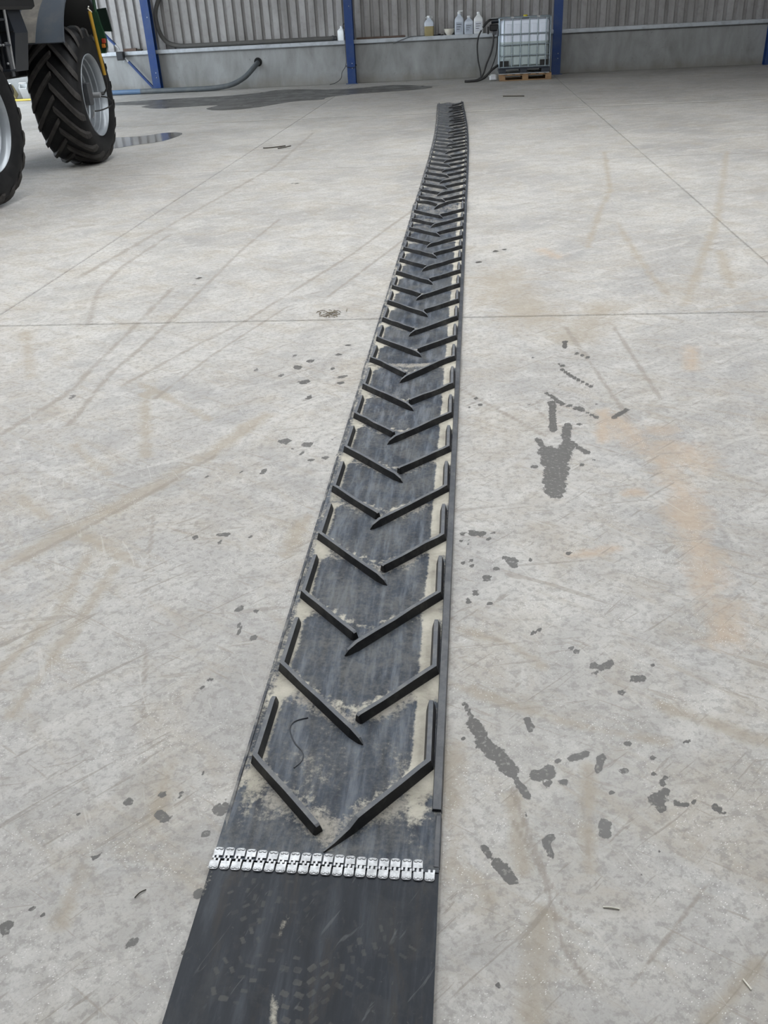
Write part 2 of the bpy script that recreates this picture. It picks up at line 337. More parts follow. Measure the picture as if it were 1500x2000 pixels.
# ------------------------------------------------------------------ mesh helpers
class MB:
    def __init__(self): self.v = []; self.f = []; self.m = []
    def add(self, vs, fs, mi=0):
        o = len(self.v); self.v += [tuple(x) for x in vs]
        for f in fs: self.f.append(tuple(i + o for i in f)); self.m.append(mi)
    def box(self, x0, x1, y0, y1, z0, z1, mat=None, mi=0, bev=0.0):
        if bev:
            b = min(bev, (x1-x0)*.45, (y1-y0)*.45, (z1-z0)*.45)
            vs = []
            for z, i in ((z0, b), (z0 + b, 0), (z1 - b, 0), (z1, b)):
                x, X, y, Y = x0 + i, x1 - i, y0 + i, y1 - i
                c = b - i if i == 0 else 0
                c = b
                vs += [(x + c, y, z), (X - c, y, z), (X, y + c, z), (X, Y - c, z), (X - c, Y, z), (x + c, Y, z), (x, Y - c, z), (x, y + c, z)]
            fs = [tuple(range(7, -1, -1)), tuple(range(24, 32))]
            for k in range(3):
                for j in range(8):
                    a = k * 8 + j; c = k * 8 + (j + 1) % 8
                    fs.append((a, c, c + 8, a + 8))
        else:
            vs = [(x0, y0, z0), (x1, y0, z0), (x1, y1, z0), (x0, y1, z0), (x0, y0, z1), (x1, y0, z1), (x1, y1, z1), (x0, y1, z1)]
            fs = [(3, 2, 1, 0), (4, 5, 6, 7), (0, 1, 5, 4), (1, 2, 6, 5), (2, 3, 7, 6), (3, 0, 4, 7)]
        if mat is not None: vs = [mat @ Vector(x) for x in vs]
        self.add(vs, fs, mi); return self
    def tube(self, pts, r, n=10, smooth=0, closed=False, mi=0, caps=True):
        P = [Vector(q) for q in pts]
        if smooth: P = catmull(P, smooth, closed)
        rr = r if isinstance(r, (list, tuple)) else [r] * len(P)
        if len(rr) != len(P):
            rr = [rr[min(len(rr) - 1, int(i / (len(P) - 1) * (len(rr) - 1) + .5))] for i in range(len(P))]
        vs = []; fs = []; L = len(P)
        t = (P[1] - P[0]).normalized()
        a = Vector((0, 0, 1)) if abs(t.z) < 0.9 else Vector((1, 0, 0))
        nrm = (a - t * a.dot(t)).normalized()
        for i in range(L):
            if closed: t = (P[(i + 1) % L] - P[i - 1]).normalized()
            else: t = (P[min(i + 1, L - 1)] - P[max(i - 1, 0)]).normalized()
            nrm = (nrm - t * nrm.dot(t)).normalized(); bn = t.cross(nrm)
            for k in range(n):
                an = 2 * PI * k / n
                vs.append(P[i] + (nrm * math.cos(an) + bn * math.sin(an)) * rr[i])
        for i in range(L if closed else L - 1):
            for k in range(n):
                i2 = (i + 1) % L
                fs.append((i * n + k, i * n + (k + 1) % n, i2 * n + (k + 1) % n, i2 * n + k))
        if caps and not closed:
            fs.append(tuple(range(n - 1, -1, -1))); fs.append(tuple((L - 1) * n + k for k in range(n)))
        self.add(vs, fs, mi); return self
    def lathe(self, prof, n=24, mat=None, mi=0, sx=1.0, sy=1.0, cap=True):   # prof: (r, z) bottom to top, about Z
        vs = []; fs = []
        for r, z in prof:
            for k in range(n):
                a = 2 * PI * k / n
                vs.append(Vector((r * sx * math.cos(a), r * sy * math.sin(a), z)))
        for i in range(len(prof) - 1):
            for k in range(n):
                fs.append((i * n + k, i * n + (k + 1) % n, (i + 1) * n + (k + 1) % n, (i + 1) * n + k))
        if cap and prof[0][0] > 1e-6: fs.append(tuple(range(n - 1, -1, -1)))
        if cap and prof[-1][0] > 1e-6: fs.append(tuple((len(prof) - 1) * n + k for k in range(n)))
        if mat is not None: vs = [mat @ x for x in vs]
        self.add(vs, fs, mi); return self
    def prism(self, poly, z0, z1, mat=None, mi=0, top=None):
        n = len(poly); tp = top or poly
        vs = [Vector((x, y, z0)) for x, y in poly] + [Vector((x, y, z1)) for x, y in tp]
        fs = [tuple(range(n - 1, -1, -1)), tuple(range(n, 2 * n))] + [(i, (i + 1) % n, (i + 1) % n + n, i + n) for i in range(n)]
        if mat is not None: vs = [mat @ x for x in vs]
        self.add(vs, fs, mi); return self
    def mesh(self, name, mats, smooth=None):
        me = bpy.data.meshes.new(name)
        me.from_pydata([tuple(x) for x in self.v], [], self.f)
        for mt in (mats if isinstance(mats, (list, tuple)) else [mats]): me.materials.append(mt)
        if any(self.m): me.polygons.foreach_set('material_index', self.m)
        if smooth is not None:
            me.polygons.foreach_set('use_smooth', [True] * len(me.polygons))
            me.update()
            try: me.set_sharp_from_angle(angle=math.radians(smooth))
            except Exception: pass
        me.update()
        return me
    def build(self, name, mats, parent=None, smooth=None, loc=None):
        o = bpy.data.objects.new(name, self.mesh(name, mats, smooth)); C.objects.link(o)
        if parent: o.parent = parent
        if loc is not None: o.location = loc
        return o

def catmull(P, k, closed=False):
    out = []; L = len(P)
    for i in range(L if closed else L - 1):
        p0 = P[i - 1] if (closed or i > 0) else P[0]; p1 = P[i]; p2 = P[(i + 1) % L]
        p3 = P[(i + 2) % L] if (closed or i + 2 < L) else P[-1]
        for j in range(k):
            t = j / k
            out.append(0.5 * ((2 * p1) + (p2 - p0) * t + (2 * p0 - 5 * p1 + 4 * p2 - p3) * t * t + (3 * p1 - p0 - 3 * p2 + p3) * t ** 3))
    if not closed: out.append(P[-1])
    return out

def tag(o, label=None, cat=None, group=None, kind=None):
    if label: o['label'] = label
    if cat: o['category'] = cat
    if group: o['group'] = group
    if kind: o['kind'] = kind
    return o

def empty(name, loc, label, cat, group=None, rz=0):
    o = bpy.data.objects.new(name, None); C.objects.link(o)
    o.location = loc; o.rotation_euler = (0, 0, rz)
    o.empty_display_size = 0.1
    return tag(o, label, cat, group)

def inst(me, name, parent=None, loc=(0, 0, 0), rot=(0, 0, 0)):
    o = bpy.data.objects.new(name, me); C.objects.link(o)
    if parent: o.parent = parent
    o.location = loc; o.rotation_euler = rot
    return o

def copy_tree(root, loc, rz=None):
    r = root.copy(); C.objects.link(r); r.location = loc
    if rz is not None: r.rotation_euler = (0, 0, rz)
    for ch in list(root.children):
        c = ch.copy(); C.objects.link(c); c.parent = r
        for g in list(ch.children):
            d = g.copy(); C.objects.link(d); d.parent = c
    return r

def kid(mb, name, mats, root, smooth=None):            # mesh given in world coordinates under an unrotated root
    o = mb.build(name, mats, root, smooth); o.location = -Vector(root.location); return o

# ------------------------------------------------------------------ floor marks (world metres: polyline x,y,x,y.. and radius)
STAINS = [([0.313,3.268,0.316,3.085,0.308,2.918],0.0343),([0.386,3.316,0.345,3.085,0.311,2.898],0.0263),([0.364,3.778,0.345,3.469],0.0137),([0.39,3.366,0.472,3.244],0.0106),([0.415,3.521,0.392,3.391],0.0176),([0.46,3.531],0.0112),([0.274,3.377,0.298,3.268],0.0107),([0.248,3.121],0.0143),([0.486,3.188],0.0103),([0.434,3.143],0.0082),([0.348,3.883,0.413,3.747,0.493,3.675,0.545,3.601],0.0093),([0.487,3.687],0.0162),([0.622,3.599,0.681,3.672],0.0114),([0.688,3.683],0.0138),([0.44,4.203,0.491,4.076,0.574,3.947],0.0075),([0.45,4.239],0.013),([0.495,4.603,0.488,4.521],0.011),([0.526,4.44,0.591,4.36],0.0067),([0.406,4.262],0.0078),([0.438,4.276],0.0078),([0.286,4.434],0.0054),([0.308,4.356],0.0067),([0.396,4.406],0.008),([0.414,3.984],0.0074),([0.562,3.744],0.0117),([0.035,3.755],0.0142),([0.016,3.829],0.0096),([0.077,3.865],0.0073),([-0.015,3.732],0.0071),([0.263,3.762],0.0095),([0.129,2.44],0.0187),([0.107,2.455],0.0085),([0.139,2.409],0.0101),([0.191,2.447],0.0085),([0.08,2.393],0.0101),([0.046,2.342],0.0149),([0.127,2.535],0.007),([0.321,2.49],0.0086),([0.01,2.253],0.0113),([-0.011,2.206],0.0095),([0.056,2.2],0.0079),([0.005,2.618],0.018),([0.032,2.611],0.0126),([-0.031,2.607],0.0108),([0.071,2.608],0.0089),([0.058,2.577],0.0071),([-0.039,2.556],0.0071),([-0.013,2.55],0.0071),([-0.029,2.422],0.0068),([-0.003,2.438],0.0068),([0.0,2.407],0.0068),([0.338,1.913],0.0099),([0.353,1.903],0.0113),([0.373,1.915],0.0099),([0.388,1.926],0.0085),([0.34,1.877],0.007),([0.441,1.862],0.0125),([0.459,1.864],0.0125),([0.497,1.917],0.0057),([0.396,1.803],0.0082),([0.474,1.953],0.0057),([0.198,2.073],0.0076),([0.18,2.055],0.006),([0.275,1.994,0.301,1.968],0.0044),([0.144,1.695,0.149,1.658],0.0079),([-0.019,1.746,0.006,1.68],0.004),([0.006,1.68,0.037,1.6],0.013),([0.037,1.6,0.095,1.518],0.0189),([0.095,1.518,0.13,1.441],0.0085),([-0.02,1.619],0.0065),([0.156,1.505],0.0171),([0.183,1.517],0.0172),([0.178,1.479],0.0073),([0.218,1.49],0.0097),([0.209,1.553],0.0062),([0.242,1.563,0.28,1.581],0.0088),([0.316,1.569,0.302,1.527],0.0074),([0.385,1.618],0.0089),([0.366,1.53],0.0098),([0.44,1.575],0.0075),([0.432,1.525],0.0049),([0.464,1.536],0.0037),([0.459,1.512],0.0048),([0.447,1.494],0.0072),([0.428,1.447],0.0177),([0.45,1.471],0.0095),([0.431,1.418],0.0093),([0.466,1.437,0.488,1.431],0.0058),([0.505,1.442],0.0035),([0.528,1.629],0.0051),([0.55,1.431,0.567,1.41],0.0046),([0.298,1.372,0.296,1.343],0.0114),([0.326,1.461],0.006),([0.163,1.32,0.175,1.28],0.0067),([0.175,1.326],0.0079),([0.124,1.388],0.0047),([0.028,1.292,0.039,1.27],0.0078),([0.055,1.254,0.087,1.214],0.012),([0.408,1.301],0.0044),([0.353,1.243],0.0032),([0.054,0.981],0.0048),([-0.809,1.378],0.0122),([-0.917,1.335],0.0048),([-0.726,1.347,-0.71,1.333],0.0107),([-0.737,1.405],0.0098),([-0.775,1.398],0.0049),([-0.693,1.408],0.0049),([-0.585,1.369],0.0168),([-0.6,1.298],0.0082),([-0.836,1.22],0.0057),([-0.825,1.228],0.0046),([-0.677,1.027],0.0093),([-0.954,1.045],0.0148),([-0.916,1.089],0.0054),([-0.887,1.076],0.0053),([-0.571,1.144],0.0109),([-0.566,1.012],0.0051),([-0.725,2.148],0.0096),([-0.706,2.07,-0.695,2.02],0.0046),([-0.668,2.136],0.0096),([-0.648,2.009],0.0122),([-0.73,1.816],0.0072),([-0.743,1.784],0.0071),([-0.654,1.476],0.005),([-0.814,3.362],0.0222),([-0.708,3.336],0.0198),([-0.766,3.286],0.0109),([-0.716,3.251],0.0086),([-0.607,3.376],0.0111),([-0.96,3.238],0.0087),([-0.846,3.087],0.0125),([-0.94,3.078],0.0063),([-0.682,3.179,-0.56,3.226],0.0053),([-0.766,3.11],0.0084),([-1.07,3.043],0.0104),([-0.919,4.266],0.0242),([-0.867,4.363],0.0191),([-0.85,4.055],0.0258),([-0.98,4.158],0.0158),([-1.064,4.175],0.008),([-1.133,4.244],0.0081),([-0.965,4.446],0.0111),([-0.728,4.461],0.0167),([-0.656,4.126],0.0182),([-0.658,4.042],0.0179),([-0.689,4.599],0.0142),([-0.785,3.867],0.0149),([-0.725,4.244],0.0107),([-0.909,2.589,-0.865,2.6],0.0055),([-0.886,2.537],0.0091),([-0.989,2.57],0.011),([-0.787,2.573],0.0073),([0.167,6.673],0.0231),([0.232,6.698],0.0154),([0.039,6.353],0.0185),([0.095,6.45],0.0112),([0.002,6.415],0.0112),([0.13,6.286],0.0146),([0.299,6.459],0.0075),([-1.96,6.101],0.0184),([-1.945,5.914],0.0179),([-1.999,3.897],0.0154),([-1.99,9.981],0.017),([-1.936,9.97],0.0169)]
TAN = [([-1.618,2.361,-1.455,2.636,-1.266,2.955,-1.1,3.279,-0.955,3.656],0.0329),([-2.721,4.925,-2.331,4.15],0.0263),([-1.623,3.92,-1.391,3.231],0.0214),([-1.754,3.335,-1.48,3.043],0.0197),([-1.784,2.869,-1.607,2.71],0.0179),([-1.388,2.565,-1.088,2.356],0.0161),([-1.697,4.059,-1.21,3.602],0.0175),([-1.334,2.431,-1.305,2.106,-1.358,1.834],0.0146),([-1.218,2.369,-1.213,2.108,-1.238,1.65],0.0158),([-0.032,2.064,0.116,1.996,0.197,1.909],0.0133),([-0.057,1.825,0.158,1.724,0.297,1.673,0.478,1.627],0.0133),([-0.061,1.57,-0.038,1.23],0.0284),([0.095,1.432,0.109,1.238],0.0137),([0.281,1.535,0.249,1.245],0.0139),([0.145,1.131,0.112,0.913],0.0216),([0.124,5.96,0.377,5.041],0.1623),([0.782,5.216,0.548,4.668],0.0881),([1.57,11.471,1.31,8.945,1.061,7.84,0.848,6.693],0.0193),([2.921,11.116,1.941,7.393,1.555,6.203,1.249,5.225],0.0249),([1.177,7.499,1.163,6.242,1.198,5.398],0.0218),([1.755,6.471,1.609,5.591],0.0274),([1.261,5.084,1.766,5.357],0.0151),([0.489,1.756,0.725,1.638],0.0155),([-0.045,1.323,0.043,1.16],0.011),([0.422,0.933,0.544,1.056],0.0114),([-0.605,2.719,-0.635,2.475],0.0219),([-0.746,1.489,-0.734,1.332],0.0148),([-0.843,1.063,-0.849,1.187],0.0164)]
SAND = [([0.619,3.572,0.744,3.173,0.772,2.919,0.751,2.561,0.737,2.211,0.731,2.062],0.0547),([0.796,3.463],0.061),([0.789,3.313,0.862,3.172],0.0785),([0.589,3.685,0.538,3.364],0.0267),([0.623,2.919,0.564,2.899],0.0229),([0.336,2.475,0.476,2.524],0.0206),([1.134,4.476,1.072,4.181],0.0364),([0.513,6.636,0.612,6.472],0.0602)]
TRACKS = [([-2.905,6.169,-2.737,8.125,-2.442,11.256,-2.501,14.598],0.02),([-2.38,5.074,-2.613,5.838,-2.676,6.498,-2.629,7.527],0.0151),([-1.87,3.555,-1.917,4.211,-1.882,4.654,-1.854,5.893,-1.842,6.926,-1.759,8.098],0.0119),([-1.794,4.027,-1.569,4.639,-1.388,5.067,-0.924,6.679,-0.549,8.329],0.0121),([-2.155,3.446,-2.041,3.931,-2.06,4.89,-2.08,5.886],0.0145),([-1.561,3.853,-1.423,4.506,-1.178,5.346],0.0086),([-1.606,2.336,-1.428,2.618,-1.238,2.934,-1.087,3.229],0.0078),([0.096,1.462,0.152,1.24,0.18,1.066,0.222,0.996],0.0043),([0.486,1.221,0.367,1.077,0.296,0.991],0.003),([0.092,1.372,0.205,1.123],0.0033),([-0.965,1.963,-0.871,1.664],0.0043),([-1.093,2.371,-1.2,2.752],0.0055),([0.212,3.938,0.384,3.416],0.0046),([0.789,4.83,0.856,3.797],0.0104),([-0.057,3.945,0.337,3.366],0.0069),([0.522,4.845,0.684,3.571],0.0103),([0.78,2.265,0.887,2.215],0.0047),([-0.519,7.265,-0.945,5.555],0.0113)]
PUDDLE_A = [[-8.8,22.13],[-7.48,22.54],[-6.69,22.65],[-5.89,22.75],[-5.26,23.2],[-4.93,23.82],[-4.21,23.71],[-3.55,23.3],[-2.87,23.25],[-2.01,23.77],[-1.29,23.19],[-0.96,22.62],[-1.23,22.09],[-2.06,21.78],[-2.67,21.61],[-3.22,21.05],[-3.26,20.54],[-3.84,20.39],[-4.15,19.92],[-4.49,19.29],[-4.93,19.03],[-5.35,19.17],[-5.57,19.56],[-5.51,20.24],[-5.89,20.28],[-6.42,20.11],[-6.91,20.13],[-7.36,20.72],[-7.38,21.14],[-8.59,21.59]]
PUDDLE_B = [[-5.95,14.85],[-5.86,14.9],[-5.51,14.94],[-5.23,15.01],[-4.91,14.76],[-5.0,14.42],[-5.14,13.98],[-5.3,13.64],[-5.48,13.62]]


rng = np.random.default_rng(11)
def seg_dist(X, Y, pts):
    P = np.array(pts).reshape(-1, 2)
    if len(P) == 1: return np.hypot(X - P[0, 0], Y - P[0, 1])
    d = np.full(X.shape, 1e9)
    for a, b in zip(P[:-1], P[1:]):
        ab = b - a; t = np.clip(((X - a[0]) * ab[0] + (Y - a[1]) * ab[1]) / max(ab @ ab, 1e-9), 0, 1)
        d = np.minimum(d, np.hypot(X - a[0] - t * ab[0], Y - a[1] - t * ab[1]))
    return d

def splat(X, Y, out, table, soft, gain=1.0):
    for pts, r in table:
        P = np.array(pts).reshape(-1, 2); R = r * soft
        x0, y0 = P.min(0) - R; x1, y1 = P.max(0) + R
        ix = np.where((X[0] >= x0) & (X[0] <= x1))[0]; iy = np.where((Y[:, 0] >= y0) & (Y[:, 0] <= y1))[0]
        if len(ix) == 0 or len(iy) == 0: continue
        sl = np.s_[iy[0]:iy[-1] + 1, ix[0]:ix[-1] + 1]
        d = seg_dist(X[sl], Y[sl], pts)
        out[sl] = np.maximum(out[sl], gain * np.clip(1 - d / R, 0, 1))

JX = [-13.15, -8.11, -3.07, 1.985, 7.03, 12.1]
JY = [-7.0, -1.0, 5.065, 10.95, 16.75, 22.55, 25.08]
tx = np.sinh(np.linspace(-np.arcsinh(15.4 / 0.9), np.arcsinh(12.6 / 0.9), 860)) * 0.9 - 0.1
ty = np.concatenate([np.linspace(-7, 0.55, 30)[:-1], np.exp(np.linspace(math.log(0.55), math.log(25.08), 560))])

floor = MB()
floor.box(-14, 13, -7, 25.1, -0.20, -0.012)
floor_o = tag(floor.build('floor', M['joint']), kind='structure')

def slab(x0, x1, y0, y1):
    g = 0.0035
    xs = np.concatenate([[x0 + g], tx[(tx > x0 + .012) & (tx < x1 - .012)], [x1 - g]])
    ys = np.concatenate([[y0 + g], ty[(ty > y0 + .012) & (ty < y1 - .012)], [y1 - g]])
    X, Y = np.meshgrid(xs, ys); nx, ny = len(xs), len(ys)
    mk = np.zeros((ny, nx, 4))
    a = mk[:, :, 0]; splat(X, Y, a, STAINS, 1.66, 1.0)
    a = mk[:, :, 1]; splat(X, Y, a, TAN, 2.4, 0.9)
    a = mk[:, :, 2]; splat(X, Y, a, TRACKS, 2.0, 0.9)
    a = mk[:, :, 3]; splat(X, Y, a, SAND, 2.3, 1.0)
    nv = nx * ny
    co = np.zeros((nv + 2 * (nx + ny) - 4, 3)); co[:nv, 0] = X.ravel(); co[:nv, 1] = Y.ravel()
    idx = np.arange(nv).reshape(ny, nx)
    quads = np.stack([idx[:-1, :-1], idx[:-1, 1:], idx[1:, 1:], idx[1:, :-1]], -1).reshape(-1, 4)
    rim = np.concatenate([idx[0, :], idx[1:, -1], idx[-1, -2::-1], idx[-2:0:-1, 0]])
    low = nv + np.arange(len(rim)); co[nv:] = co[rim]; co[nv:, 2] = -0.0118
    sk = np.stack([low, np.roll(low, -1), np.roll(rim, -1), rim], -1)
    q = np.concatenate([quads, sk])
    me = bpy.data.meshes.new('concrete_slab')
    me.vertices.add(len(co)); me.vertices.foreach_set('co', co.ravel())
    me.loops.add(q.size); me.loops.foreach_set('vertex_index', q.ravel().astype(np.int32))
    me.polygons.add(len(q)); me.polygons.foreach_set('loop_start', np.arange(0, q.size, 4, dtype=np.int32))
    me.update(calc_edges=True)
    at = me.color_attributes.new('marks', 'FLOAT_COLOR', 'POINT')
    arr = np.zeros((len(co), 4)); arr[:nv] = mk.reshape(-1, 4)
    at.data.foreach_set('color', arr.ravel())
    me.materials.append(M['floor'])
    o = bpy.data.objects.new('concrete_slab', me); C.objects.link(o); o.parent = floor_o
    return o
_jx = [-14.0] + JX[0:] + [13.0]
for i in range(len(_jx) - 1):
    for j in range(len(JY) - 1):
        slab(_jx[i], _jx[i + 1], JY[j], JY[j + 1])

# ------------------------------------------------------------------ walls, roof
WY = 25.08                                             # face of the concrete wall
COLX = [-8.33, -3.14, 2.06, 7.24]
wb = MB(); wb.box(-14, 13, 25.42, 25.5, 0, 7.2)
wall_back = tag(wb.build('wall_back', M['cladding']), kind='structure')
edges = [-14.0] + COLX + [13.0]
for a, b in zip(edges[:-1], edges[1:]):
    q = MB(); q.box(a + .008, b - .008, WY, 25.40, -0.05, 0.925, bev=0.012); q.build('concrete_panel', M['wall_concrete'], wall_back)
pitch = 0.236; nrib = 4
def sheet_mesh():
    prof = []                                           # x, y (y away from the room is larger)
    for k in range(nrib):
        x = k * pitch
        prof += [(x, 0.055), (x + 0.060, 0.055), (x + 0.078, 0.0), (x + 0.218, 0.0), (x + 0.236, 0.055)]
    q = MB(); z0, z1 = 0.96, 7.0; n = len(prof)
    vs = [(x, y, z0) for x, y in prof] + [(x, y, z1) for x, y in prof] + [(x, y + .008, z0) for x, y in prof] + [(x, y + .008, z1) for x, y in prof]
    fs = []
    for i in range(n - 1):
        fs += [(i, i + 1, n + i + 1, n + i), (2*n + i + 1, 2*n + i, 3*n + i, 3*n + i + 1), (i + 1, i, 2*n + i, 2*n + i + 1)]
    q.add(vs, fs); return q.mesh('cladding_sheet', M['cladding'])
sm = sheet_mesh(); x = -13.95; k = 0
while x < 12.6:
    inst(sm, 'cladding_sheet', wall_back, (x, 25.30 + (0.004 if k % 2 else 0), 0)); x += nrib * pitch; k += 1

# galvanised sill rail, one length per bay
tr = tag(MB().box(-14, 13, 25.10, 25.34, 0.926, 0.95).build('trim_1', M['galvanised']), kind='structure')
for a, b in zip(edges[:-1], edges[1:]):
    a2 = a + (0.06 if a > -14 else 0); b2 = b - (0.06 if b < 13 else 0)
    q = MB(); q.box(a2, b2, 25.00, 25.33, 0.985, 0.992); q.box(a2, b2, 25.00, 25.008, 0.915, 0.985); q.box(a2, b2, 25.00, 25.03, 0.905, 0.912)
    q.build('rail_section', M['galvanised'], tr)

# side walls and roof of the hall (out of frame; they shape the light)
wl = MB(); wl.box(-14.3, -14, -7, 16.5, 0, 7.2); wl.box(-14.3, -14, 24.4, 25.5, 0, 7.2); wl.box(-14.3, -14, 16.5, 24.4, 5.8, 7.2)
tag(wl.build('wall_left', M['cladding']), kind='structure')
wr = MB(); wr.box(13, 13.3, -7, 25.5, 0, 7.2)
tag(wr.build('wall_right', M['cladding']), kind='structure')
wf = MB(); wf.box(-14.3, 13.3, -7.3, -7, 0, 7.2)
tag(wf.build('wall_front', M['cladding']), kind='structure')
ce = MB(); ce.box(-14.3, 13.3, -7.3, 25.5, 7.2, 7.35)
ceil = tag(ce.build('ceiling', M['cladding']), kind='structure')
rl = MB(); rl.box(-0.6, 0.6, -6.7, 6.7, -0.03, 0.0)
rlm = rl.mesh('rooflight', M['rooflight'])
for x in (-11.5, -7.2, -2.9, 1.4, 5.7):
    inst(rlm, 'rooflight', ceil, (x, 8.2, 7.19))

# blue steel columns
def column(x, label):
    r = empty('steel_column', (x, 24.85, 0), label, 'column', 'blue columns along the back wall')
    h = 0.103; top = 7.2
    MB().box(-h, h, 0, 0.014, 0.0, top).build('front_flange', M['blue_paint'], r)
    MB().box(-h, h, 0.205, 0.219, 0.0, top).build('rear_flange', M['blue_paint'], r)
    MB().box(-0.006, 0.006, 0.0142, 0.2048, 0.0, top).build('web', M['blue_paint'], r)
    MB().box(-0.15, 0.15, -0.04, 0.0, 0.0, 0.014).build('base_plate', M['blue_paint'], r)
    bm_ = MB().lathe([(0.012, 0), (0.012, 0.008), (0.007, 0.011)], 6).mesh('bolt', M['galvanised'])
    for z in (1.74, 0.47, 0.36):
        inst(bm_, 'bolt', r, (0.03, 0, z), (PI / 2, 0, 0))
    return r
column(COLX[0], 'blue steel column with a diagonal brace at its foot, nearest the tractor')
column(COLX[1], 'blue steel column between the two bays, white can on the rail beside it')
column(COLX[2], 'blue steel column standing right beside the caged white tank')
column(COLX[3], 'blue steel column at the right edge of the photo, barely in view')

# wall bracing: two flat blue ties that meet at a thin rod
def brace(p0, p1, p2, label):
    r = empty('diagonal_brace', p0, label, 'brace', 'blue bracing in the left bay')
    kid(MB().tube([p0, p1], 0.036, 8), 'brace_tube', M['blue_paint'], r, 40)
    d = (Vector(p1) - Vector(p0)).normalized()
    kid(MB().tube([Vector(p1), Vector(p1) + d * 0.12], [0.03, 0.018], 8), 'tube_end', M['bright'], r, 40)
    kid(MB().tube([Vector(p1) + d * 0.12, p2], 0.012, 6), 'tie_rod', M['galvanised'], r)
brace((-8.40, 24.93, 0.05), (-9.02, 24.95, 0.76), (-9.12, 24.865, 0.755), 'lower blue diagonal brace running down to the foot of the left column')
brace((-9.98, 24.95, 1.88), (-9.30, 24.95, 1.16), (-9.22, 24.96, 1.045), 'upper blue diagonal brace behind the green tail lamp, ending at the rail')

r = empty('junction_box', (-9.20, 24.9, 0.80), 'small black box fixed to the rail where the braces cross', 'box')
kid(MB().box(-9.30, -9.10, 24.88, 24.995, 0.80, 1.0, bev=.012), 'housing', M['black_paint'], r)
kid(MB().box(-9.27, -9.13, 24.868, 24.8795, 0.83, 0.97), 'front_lid', M['dark_panel'], r)
r = empty('timber_offcut', (-8.95, 25.1, 0.992), 'brown timber offcut lying on the rail beside the black box', 'wood')
kid(MB().box(-9.15, -8.80, 25.05, 25.16, 0.992, 1.06, bev=.006), 'block', M['old_wood'], r)
kid(MB().box(-8.797, -8.64, 25.06, 25.15, 0.992, 1.04, bev=.02), 'dark_end', M['twig'], r)

# hoses
r = empty('suction_hose', (-6, 25.15, 0.992), 'thick dusty black hose lying along the rail and bent up behind the left column', 'hose')
pts = [(-7.60, 25.2, 2.55), (-7.95, 25.17, 2.22), (-8.15, 25.14, 1.85), (-8.14, 25.13, 1.45), (-7.98, 25.13, 1.17), (-7.66, 25.13, 1.062), (-7.2, 25.13, 1.047), (-6.2, 25.13, 1.047), (-5, 25.13, 1.047), (-3.62, 25.13, 1.047)]
kid(MB().tube(pts, 0.055, 12, 8), 'hose_wall', M['suction'], r, 60)
kid(MB().tube([(-3.62, 25.13, 1.047), (-3.58, 25.13, 1.047), (-3.58, 25.13, 1.047), (-3.50, 25.13, 1.047)], [0.068, 0.068, 0.05, 0.05], 14), 'coupling', M['hub'], r, 40)

r = empty('drain_hose', (-8, 24.6, 0), 'grey blue hose lying along the wall foot and rising into a wall hole', 'hose')
pts = [(-10.6, 24.6, 0.064), (-9.6, 24.62, 0.064), (-8.7, 24.6, 0.064)]
kid(MB().tube(pts, 0.062, 14, 6), 'blue_length', M['pipe_blue'], r, 60)['label'] = 'bluer length of the hose'
pts = [(-8.7, 24.6, 0.064), (-7.9, 24.58, 0.064), (-7.2, 24.55, 0.064), (-6.65, 24.55, 0.075), (-6.25, 24.62, 0.13), (-5.92, 24.75, 0.28), (-5.72, 24.9, 0.46), (-5.62, 25.05, 0.57), (-5.60, 25.2, 0.59)]
kid(MB().tube(pts, 0.062, 14, 8), 'grey_length', M['pipe_grey'], r, 60)
mtx = Matrix.Translation((-5.60, WY - .004, 0.60)) @ Matrix.Rotation(PI / 2, 4, 'X')
kid(MB().lathe([(0.095, 0.0), (0.105, 0.004)], 20, mtx), 'hole_shadow_disc', M['hole'], r)  # black disc on the uncut panel paints the hole's darkness

